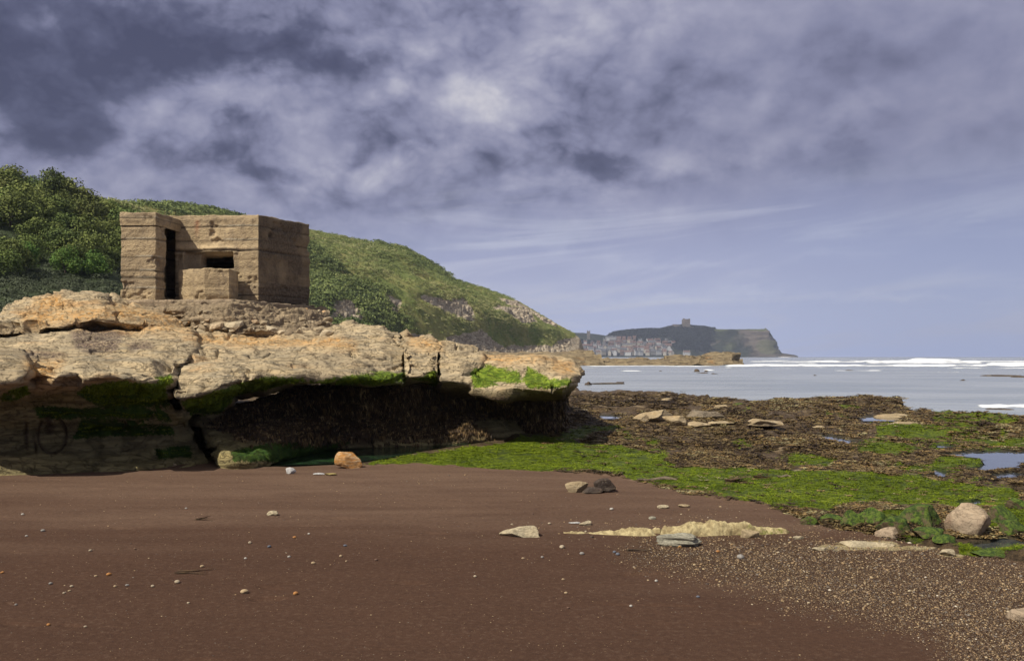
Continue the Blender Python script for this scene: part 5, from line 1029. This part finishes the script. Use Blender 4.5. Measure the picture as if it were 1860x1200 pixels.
V, F, T = bake(cts, pos - nn * .2, rotz(r.uniform(0, 2 * pi, n)), np.stack([s_, s_, s_ * r.uniform(.55, 1.0, n)], -1), r, np.clip(.55 - cl * 1.0 + r.normal(0, .20, n) + grassy * .3, 0, 1))
tag(mobj("hillside_scrub", V, F, M_scrub, None, False, dict(tint=T)), "dense green scrub covering the coastal hill", "scrub", None, 'stuff')
# grey green heath low on the near bank
cts2 = [clump(110, r, .7, .10) for _ in range(6)]
wgt = ((PXB > -120) & (PXB < 330) & (PYB > 345)) * (.35 + ss(PYB, 440, 520)) * np.clip(GB[..., 1], 40, 200) ** -.8
pos, nn, ii = pick_on(GB, NB, wgt, 5200, r); n = len(pos); s_ = r.uniform(.25, .9, n)
V, F, T = bake(cts2, pos, rotz(r.uniform(0, 2 * pi, n)), np.stack([s_, s_, s_ * .8], -1), r, np.clip(r.normal(.4, .25, n) + .5 * fbm(pos[:, 0] * .1, pos[:, 1] * .1, 0, 3, .5, 5), 0, 1))
tag(mobj("bank_scrub", V, F, M_heath, None, False, dict(tint=T)), "grey green scrub on the lower bank behind the ledge", "scrub", None, 'stuff')

# individual trees of the wood
def crown_mesh(seed, n=900, lobes=22, q=.034):
    r = np.random.default_rng(seed); Vs = []; T = []
    for k in range(lobes):
        a_ = r.uniform(0, 2 * pi); e_ = r.uniform(-.35, 1.0); rr = .62 * math.sqrt(max(0, 1 - max(0, e_) ** 2 * .8)) * r.uniform(.3, 1.0)
        c_ = np.array([cos(a_) * rr, sin(a_) * rr, e_ * .55]); lr = r.uniform(.24, .42); m = n // lobes; u_ = r.normal(size=(m, 3)); u_[:, 2] += .25; u_ /= np.linalg.norm(u_, axis=1, keepdims=True)
        p_ = c_ + u_ * lr * r.uniform(.65, 1.08, (m, 1)); nn = u_ + r.normal(0, .5, (m, 3)); nn /= np.linalg.norm(nn, axis=1, keepdims=True)
        t_ = np.cross(nn, r.normal(size=(m, 3))); t_ /= np.linalg.norm(t_, axis=1, keepdims=True); b_ = np.cross(nn, t_); s_ = r.uniform(.6, 1.4, (m, 1)) * q
        Vs.append(np.stack([p_ - t_ * s_ * 1.3, p_ - b_ * s_ * .7, p_ + t_ * s_ * 1.3, p_ + b_ * s_ * .7], 1).reshape(-1, 3)); T.append(np.repeat(np.clip(r.uniform(.0, .5) + r.uniform(0, .5, m), 0, 1), 4))
    V = np.concatenate(Vs); V = V / np.percentile(np.abs(V), 97, axis=0); return new_mesh("crown", V, np.arange(len(V)).reshape(-1, 4), False, dict(tint=np.concatenate(T)))
def trunk_mesh(seed):
    r = np.random.default_rng(seed); V, F = [], []; b = 0
    def limb(p, q, r0, r1):
        nonlocal b
        p, q = np.array(p, float), np.array(q, float); ax = (q - p) / np.linalg.norm(q - p); u_ = np.cross(ax, [.3, .9, .1]); u_ /= np.linalg.norm(u_); w_ = np.cross(ax, u_)
        for j in range(4):
            t = j / 3; c_ = p + (q - p) * t + u_ * .03 * sin(t * 3); rr = r0 + (r1 - r0) * t
            for k in range(7): V.append(c_ + (u_ * cos(k * 2 * pi / 7) + w_ * sin(k * 2 * pi / 7)) * rr)
        for j in range(3):
            for k in range(7): F.append([b + j * 7 + k, b + j * 7 + (k + 1) % 7, b + (j + 1) * 7 + (k + 1) % 7, b + (j + 1) * 7 + k])
        b += 28
    limb((0, 0, -1.3), (.03, .02, -.3), .07, .05)
    for k in range(6):
        a_ = k * 1.05 + r.uniform(0, .6); limb((.03, .02, -.5 + .06 * k), (cos(a_) * .55, sin(a_) * .55, r.uniform(-.1, .45)), .035, .012)
    return new_mesh("trunk", np.array(V), np.array(F), True)
crowns = {}
for nm, mt, k in (("dark", M_tree, 5), ("light", M_tree_light, 3), ("heath", M_heath, 2)):
    crowns[nm] = [crown_mesh(400 + i + 10 * len(nm), 3200 if nm == 'light' else 3000) for i in range(k)]
    for c_ in crowns[nm]: c_.materials.append(mt)
trunks = [trunk_mesh(i) for i in range(3)]
for t_ in trunks: t_.materials.append(M_bark)
tcount = 0
def tree(pos, rad, hgt, kind, label, group=None):
    global tcount
    root = empty("tree", tuple(pos)); tag(root, label, "tree", group)
    for nm, me in (("trunk", trunks[tcount % 3]), ("crown", crowns[kind][tcount % len(crowns[kind])])):
        o = bpy.data.objects.new(nm, me); col.objects.link(o); o.parent = root; o.location = (0, 0, hgt * .5 if nm == "crown" else hgt * .52); o.scale = (rad, rad, hgt * .55); o.rotation_euler = (0, 0, tcount * 1.7)
    tcount += 1
def bank_point(px, py):
    i = np.argmin((PXB - px) ** 2 + (PYB - py) ** 2 + 1e6 * (np.arange(PXB.shape[0])[:, None] < 52)); return GB.reshape(-1, 3)[i]
WG = "trees massed in the dark wood on the left bank"
wl = "dark green broadleaf tree in the closed wood left of the pillbox"
r = np.random.default_rng(44)
spots = []
for ri, (pyb) in enumerate(np.linspace(338, 500, 14)):
    for k in range(14):
        px_ = -110 + k * 27 + r.uniform(-9, 9) + (ri % 2) * 12
        sk = np.interp(px_, [-110, 0, 100, 190, 215, 260, 300], [330, 352, 378, 404, 414, 440, 480])
        py_ = sk + (pyb - 338) * (1.0 if px_ < 150 else .9) + r.uniform(-4, 4)
        if py_ > 500 or (px_ < 70 and 425 < py_ < 462) or (40 < px_ < 130 and py_ > 468): continue
        if px_ > 250: continue
        spots.append((px_, py_, r.uniform(15, 25), ri))
for px_, py_, rp, ri_ in spots:
    wl = f"dark tree in the wood's {ORD[ri_]} row down, {ORD[sum(1 for q in spots if q[3] == ri_ and q[0] < px_)]} from the left"
    p_ = bank_point(px_, py_ + 4); rad = rp * p_[1] / FP * 1.45; tree(p_ - np.array([0, 0, .6]), rad, rad * r.uniform(1.5, 2.0), 'dark', wl, WG)
for px_, py_, rp, kd, lb in [(a_, b_ + (10 if b_ < 400 else 0), c_, d_, e_) for a_, b_, c_, d_, e_ in [(80, 492, 34, 'light', "largest bright green bushy tree at the foot of the wood"), (45, 488, 22, 'light', "bright green tree left of the largest bright one"), (118, 496, 22, 'light', "bright green tree right of the largest bright one"), (8, 490, 26, 'dark', "mid green bush at the left edge beside yellow green shrubs"),
        (24, 478, 10, 'light', "yellow green shrub near the left edge"), (170, 500, 20, 'light', "low yellow green shrub between the bright trees and the pillbox"), (160, 494, 12, 'light', "small yellow green shrub behind the low one near the pillbox"), (205, 503, 14, 'light', "green bush just left of the pillbox wall"),
        (52, 334, 8, 'dark', "spiky tree standing above the skyline at far left"), (40, 330, 7, 'dark', "small skyline tree left of the spiky one"), (128, 356, 8, 'dark', "skyline tree above the middle of the wood"), (150, 362, 7, 'dark', "skyline tree right of the middle one"), (205, 380, 15, 'dark', "round topped dark tree on the skyline beside the pillbox"), (180, 376, 11, 'dark', "dark skyline tree left of the round topped one")]]:
    p_ = bank_point(px_, py_); rad = rp * p_[1] / FP * 1.1; tree(p_ - np.array([0, 0, .3]), rad, rad * 1.9, kd, lb)

# rocky platforms and stack across the bay
def shelf(name, label, rows, nu, nv, seed, amp=.5, mat=M_far_rock, cat="rock"):
    G = net(rows, nu, nv, (1, 2)); Nn = -grid_normals(G); x, y, z = G[..., 0], G[..., 1], G[..., 2]
    bd = fbm(x * .05, y * .05, z * 1.1, 4, .55, seed)
    bx_ = cellv(x * .12 + bd, y * .06 + bd, z * 1.1 + bd, 5)
    G = G + Nn * (amp * (.9 * bx_ + .6 * fbm(x * .12, y * .12, z * .3, 4, .6, seed + 1) + .55 * np.tanh(bd * 5) + .6 * (np.abs(fbm(x * .3, y * .3, z * .8, 4, .55, seed + 2)) - .2)))[..., None]
    return tag(mobj(name, G.reshape(-1, 3), grid_faces(nv, nu), mat), label, cat)
shelf("rock_shelf", "stepped pale rock shelf at the foot of the green hill, behind the ledge tip",
      [[(860, 650, 300), (1060, 648, 330), (1084, 652, 300)], [(862, 637, 262), (920, 636, 262), (1000, 638, 258), (1050, 636, 254), (1076, 637, 250)], [(862, 642, 255), (960, 642, 252), (1050, 640, 246), (1079, 641, 240)],
       [(860, 650, 248), (960, 652, 240), (1040, 652, 225), (1082, 650, 230)], [(858, 655, 235), (960, 658, 222), (1040, 657, 210), (1095, 656, 215)], [(858, 662, 215), (960, 664, 205), (1040, 663, 200), (1100, 662, 200)], [(858, 668, 200), (960, 668, 195), (1105, 668, 190)]], 420, 90, 301, .9)
shelf("rock_shelf", "long low rock reef reaching out to the blocky stack in the bay",
      [[(1030, 656, 300), (1200, 656, 300), (1350, 656, 300)], [(1040, 655, 250), (1110, 651, 240), (1170, 650, 238), (1184, 655, 240), (1205, 655, 238), (1212, 648, 235), (1235, 645, 235), (1262, 653, 235), (1350, 656, 235)],
       [(1035, 657, 232), (1120, 654, 228), (1180, 655, 228), (1215, 652, 225), (1262, 655, 225), (1352, 660, 225)], [(1030, 660, 215), (1150, 659, 214), (1270, 659, 212), (1352, 663, 214)], [(1028, 664.5, 200), (1150, 664.5, 203), (1270, 664, 205), (1352, 665, 206)], [(1028, 668, 190), (1150, 668, 190), (1352, 668, 195)]], 520, 90, 311, .7)
shelf("sea_stack", "blocky tan rock stack at the seaward end of the low reef",
      [[(1262, 650, 245), (1300, 645, 250), (1344, 652, 245)], [(1268, 652, 226), (1282, 641, 226), (1300, 639, 226), (1330, 642, 226), (1343, 643, 226)], [(1268, 654, 222), (1284, 643, 221), (1310, 642, 220), (1344, 645, 222)],
       [(1266, 658, 214), (1300, 652, 212), (1330, 650, 212), (1346, 652, 216)], [(1262, 664, 207), (1300, 663, 206), (1350, 663, 208)], [(1260, 668, 203), (1300, 668, 202), (1352, 668, 205)]], 200, 100, 321, .7, cat="rock")

# castle headland, about two and a half kilometres off
st3 = [1000, 1058, 1100, 1104, 1130, 1170, 1200, 1222, 1245, 1258, 1290, 1340, 1390, 1397, 1405, 1412, 1420, 1445, 1450]
t3 = [(1000, 606, 2700), (1058, 605, 2700), (1100, 610, 2700), (1104, 608, 2650), (1130, 604, 2600), (1170, 601, 2600), (1200, 600, 2600), (1222, 594, 2600), (1245, 592, 2600), (1258, 595, 2600), (1290, 597.5, 2600), (1340, 598.5, 2600), (1390, 598.5, 2580), (1397, 602, 2570), (1405, 615, 2560), (1412, 632, 2550), (1420, 641, 2540), (1445, 644.5, 2530), (1450, 647, 2530)]
mm3 = [(p, y + (640 - y) * .30, d - 25) for p, y, d in t3]; ml3 = [(p, y + (644 - y) * .68, d - (150 if p < 1260 else 60)) for p, y, d in t3]
f3 = [(p, 644.6 if p < 1420 else 646.2, 2380 if p < 1260 else 2460) for p in st3]; f33 = [(p, 652, 2300) for p in st3]; b3 = [(p, y + .3, d + 300) for p, y, d in t3]; b33 = [(p, 650, 3200) for p in st3]
G = hnet(st3, [b33, b3, t3, mm3, ml3, f3, f33], 700, 200, (1, 1)); Nn = -grid_normals(G); x, y, z = G[..., 0], G[..., 1], G[..., 2]; px, py = proj(G)
cliff = ss(px, 1270, 1330) * (y < 2640)
nn_ = fbm(x * .012, y * .012, z * .02, 5, .6, 401); G = G + Nn * (nn_ * (14 * cliff + 5) * ss(z, 5, 30) + cliff * 7 * np.tanh(4 * fbm(x * .004, y * .004, z * .07, 3, .5, 403)))[..., None]
sc_ = cliff * ss(fbm(px * .05, py * .16, 0, 4, .55, 405) + .9 * ss(px, 1330, 1390) - .4 * ss(py, 615, 640), .0, .35) + np.exp(-((py - (628 - (px - 1282) * .32)) / 1.2) ** 2) * (px > 1272) * (px < 1310) * .9
o = mobj("castle_headland", G.reshape(-1, 3), grid_faces(200, 700), M_head, attrs=dict(scar=np.clip(sc_, 0, 1), grass=ss(px, 1262, 1290) * (py < 601) * .8 + cliff * ss(fbm(px * .03, py * .1, 0, 3, .5, 409), .0, .3) * (py > 622) * .5)); tag(o, "steep headland with a level top across the bay", None, None, 'structure')
GD, PXD, PYD = G, px, py
r = np.random.default_rng(51)
wgt = ss(-(PYD), -642, -610) * (PXD > 1050) * (PXD < 1300) * (GD[..., 1] < 2640) * (1 - ss(PXD, 1270, 1300)) * (1 - .96 * ((PXD > 1058) & (PXD < 1228) & (PYD > 612)))
pos, nn, ii = pick_on(GD, Nn, wgt, 3800, r); n = len(pos); s_ = r.uniform(3.5, 8, n); blob_t = [clump(60, r, .9, .28) for _ in range(4)]
V, F, T = bake(blob_t, pos, rotz(r.uniform(0, 2 * pi, n)), np.stack([s_, s_, s_], -1), r, r.random(n) * .4)
m_far = leaf_mat("far_wood", [(0, (.008, .011, .008)), (.5, (.014, .019, .011)), (1, (.026, .034, .017))])
tag(mobj("headland_wood", V, F, m_far, None, False, dict(tint=T)), "dark wood clothing the headland above the town", "wood", None, 'stuff')

# castle keep and ruined wall
M_keep = flat_mat("castle_stone", (.17, .14, .11), .4, .15)
def boxes_mesh(name, bxs, mat_ids=None):
    bm = bmesh.new()
    for (cx_, cy_, cz_, sx_, sy_, sz_) in bxs:
        q = bmesh.ops.create_cube(bm, size=1.0)['verts']
        for v in q: v.co = Vector((cx_ + v.co.x * sx_, cy_ + v.co.y * sy_, cz_ + v.co.z * sz_))
    me = bpy.data.meshes.new(name); bm.to_mesh(me); bm.free(); return me
kx = (1246 - CX) / FP * 2600; kz = ZZ(594.5, 2600)
keep = empty("castle_keep", (kx, 2600, kz)); tag(keep, "square ruined castle keep alone on the headland's summit", "castle")
def kpart(nm, b, mt): o = link(nm, boxes_mesh(nm, b), mt, keep); return o
kpart("keep_tower", [(0, 0, 10.5, 18, 18, 25), (-8.2, 0, 1, 3, 19, 8), (8.2, 0, 1, 3, 19, 8)], M_keep)
kpart("corner_turret", [(-7, -7, 24.6, 4, 4, 3.2)], M_keep); kpart("corner_turret", [(7.1, -7, 24.2, 3.8, 4, 2.4)], M_keep); kpart("broken_parapet", [(0, -8.2, 23.6, 9.6, 1.5, 1.2)], M_keep)
M_hole = flat_mat("dark_opening", (.02, .02, .02), .2)
for i, (wx, wz) in enumerate([(-3.5, 8), (3.5, 8), (-3.5, 15), (3.5, 15)]): kpart("window_opening", [(wx, -9.05, wz, 1.6, .3, 3)], M_hole)
M_wallk = M_keep
keep.scale = (1.15, 1.15, 1.0)
o = link("castle_wall", boxes_mesh("castle_wall", [(0, 0, 0, 20, 3, 9), (-8, 0, 5, 4, 3.4, 3), (13, 0, -1.5, 8, 3, 5)]), M_keep); o.location = ((1228 - CX) / FP * 2595, 2595, ZZ(592.5, 2595)); tag(o, "broken castle curtain wall left of the keep", "castle wall")
o = link("castle_wall", boxes_mesh("castle_wall", [(0, 0, 0, 30, 3, 5), (-10, 0, 2, 6, 3.4, 4)]), M_keep); o.location = ((1262 - CX) / FP * 2595, 2595, ZZ(595.5, 2595)); tag(o, "low castle wall right of the keep", "castle wall")
ch = empty("church", ((1069 - CX) / FP * 2650, 2650, ZZ(612, 2650))); tag(ch, "grey church with a square tower above the town at left", "church")
link("tower", boxes_mesh("tower", [(0, 0, 6, 9, 9, 24), (-3.6, -3.6, 19, 1.6, 1.6, 3), (3.6, -3.6, 19, 1.6, 1.6, 3)]), M_keep, ch)
def gable(name, w, dep, h, rh, chim=True):
    V = np.array([(-w / 2, -dep / 2, -6), (w / 2, -dep / 2, -6), (w / 2, dep / 2, -6), (-w / 2, dep / 2, -6), (-w / 2, -dep / 2, h), (w / 2, -dep / 2, h), (w / 2, dep / 2, h), (-w / 2, dep / 2, h), (-w / 2, 0, h + rh), (w / 2, 0, h + rh),
                  (-w / 2 - .3, -dep / 2 - .4, h - .3), (w / 2 + .3, -dep / 2 - .4, h - .3), (w / 2 + .3, 0, h + rh + .15), (-w / 2 - .3, 0, h + rh + .15), (w / 2 + .3, dep / 2 + .4, h - .3), (-w / 2 - .3, dep / 2 + .4, h - .3)], float)
    F = [(0, 1, 5, 4), (1, 2, 6, 5), (2, 3, 7, 6), (3, 0, 4, 7), (4, 8, 7), (5, 6, 9), (10, 11, 12, 13), (12, 14, 15, 13)]; ids = [0] * 6 + [1] * 2
    b = len(V); V = V.tolist()
    nwx = max(2, int(w / 5))
    for fl in np.arange(1.2, h - 1.2, 2.8):
        for k in range(nwx):
            xx = -w / 2 + (k + .5) * w / nwx; V += [(xx - .6, -dep / 2 - .06, fl), (xx + .6, -dep / 2 - .06, fl), (xx + .6, -dep / 2 - .06, fl + 1.5), (xx - .6, -dep / 2 - .06, fl + 1.5)]; F.append((b, b + 1, b + 2, b + 3)); ids.append(2); b += 4
    if chim:
        for cx_ in (-w / 2 + .7, w / 2 - .7):
            V += [(cx_ + a * .5, c * .5, zz_) for zz_ in (h + rh - 1.2, h + rh + 1.6) for a, c in ((-1, -1), (1, -1), (1, 1), (-1, 1))]; F += [(b, b + 1, b + 5, b + 4), (b + 1, b + 2, b + 6, b + 5), (b + 2, b + 3, b + 7, b + 6), (b + 3, b, b + 4, b + 7), (b + 4, b + 5, b + 6, b + 7)]; ids += [0] * 5; b += 8
    me = bpy.data.meshes.new(name); me.from_pydata([tuple(v) for v in V], [], F); me.polygons.foreach_set('material_index', ids); me.update(); return me
HW = {'white': flat_mat("white_render", (.38, .38, .38), .15), 'brick': flat_mat("red_brick", (.17, .12, .10), .3), 'cream': flat_mat("cream_render", (.34, .31, .26), .2), 'grey': flat_mat("grey_stone", (.15, .145, .14), .3)}
HR = {'red': flat_mat("red_tiles", (.15, .09, .075), .3), 'slate': flat_mat("slate", (.11, .11, .12), .3)}
M_win = flat_mat("window_dark", (.05, .055, .06), .2)
hm = {}
def house_mesh(wc, rc, k):
    key = (wc, rc, k)
    if key not in hm:
        w, dep, h, rh = [(11, 8, 4, 3.2), (15, 8, 4.6, 3.4), (9, 8, 5, 3.2), (19, 9, 4.4, 3.6)][k]; me = gable("house", w, dep, h, rh)
        for m_ in (HW[wc], HR[rc], M_win): me.materials.append(m_)
        hm[key] = me
    return hm[key]
r = np.random.default_rng(61)
HC = [('white', 'slate'), ('brick', 'red'), ('brick', 'red'), ('grey', 'slate'), ('cream', 'red'), ('white', 'red'), ('brick', 'slate'), ('grey', 'red'), ('cream', 'slate')]
for ri, (py_, x0, x1, step, dd) in enumerate([(641.5, 1076, 1228, 6.2, 2370), (637.5, 1064, 1222, 6.5, 2395), (633.5, 1062, 1222, 6.3, 2420), (629, 1062, 1224, 6.6, 2450), (624.5, 1064, 1226, 7.2, 2480), (620, 1098, 1222, 9.5, 2510), (615.5, 1106, 1156, 6.0, 2540)]):
    p_ = x0; hc_ = -1
    while p_ < x1:
        hc_ += 1; wc, rc = HC[r.integers(0, len(HC))]
        if ri == 6: wc, rc = (('white', 'slate') if p_ < 1116 else ('brick', 'red'))
        if ri == 0 and r.random() < .5: wc = 'white' if r.random() < .5 else 'cream'
        k = r.integers(0, 4); me = house_mesh(wc, rc, k); o = bpy.data.objects.new("house", me); col.objects.link(o)
        pj = p_ + r.uniform(-1.2, 1.2); pyj = py_ + r.uniform(-1, 1); o.location = ((pj - CX) / FP * dd, dd, ZZ(pyj, dd)); o.rotation_euler = (0, 0, r.uniform(-.5, .5) + (pi / 2 if r.random() < .25 else 0))
        wn_ = {'white': 'white walled', 'brick': 'red brick', 'cream': 'cream walled', 'grey': 'grey stone'}[wc]; rn_ = {'red': 'red tiled', 'slate': 'slate'}[rc]
        where = ["on the seafront", "one row behind the seafront", "two rows behind the seafront", "in the middle town row", "in the upper middle row", "in the second highest row", "in the highest terrace"][ri]
        tag(o, f"{wn_} {rn_} roofed house {where}, {ORD[hc_]} from left", "house", "houses of the town across the bay"); p_ += step * r.uniform(1.1, 2.0)
o = link("house", house_mesh('white', 'red', 1), None); o.location = ((1247 - CX) / FP * 2370, 2370, ZZ(642, 2370)); o.scale = (1.2, 1.2, 1.0); tag(o, "white building with a red roof alone on the shore below the castle", "house")

# ------------------------------------------------------------------ haze
bm = bmesh.new(); bmesh.ops.create_cube(bm, size=1.0)
me = bpy.data.meshes.new("haze"); bm.to_mesh(me); bm.free()
m_ = bpy.data.materials.new("haze"); m_.use_nodes = True; t = m_.node_tree; t.nodes.clear(); v_ = t.nodes.new('ShaderNodeVolumePrincipled'); v_.inputs['Color'].default_value = (.62, .70, .92, 1); v_.inputs['Density'].default_value = 0.00012; v_.inputs['Anisotropy'].default_value = 0.0
oo_ = t.nodes.new('ShaderNodeOutputMaterial'); t.links.new(v_.outputs[0], oo_.inputs['Volume'])
hz = link("haze", me, m_); hz.scale = (24000, 3800, 190); hz.location = (0, 1700, 190 / 2 - 7.5); tag(hz, "thin sea haze filling the bay", "haze", None, 'stuff')
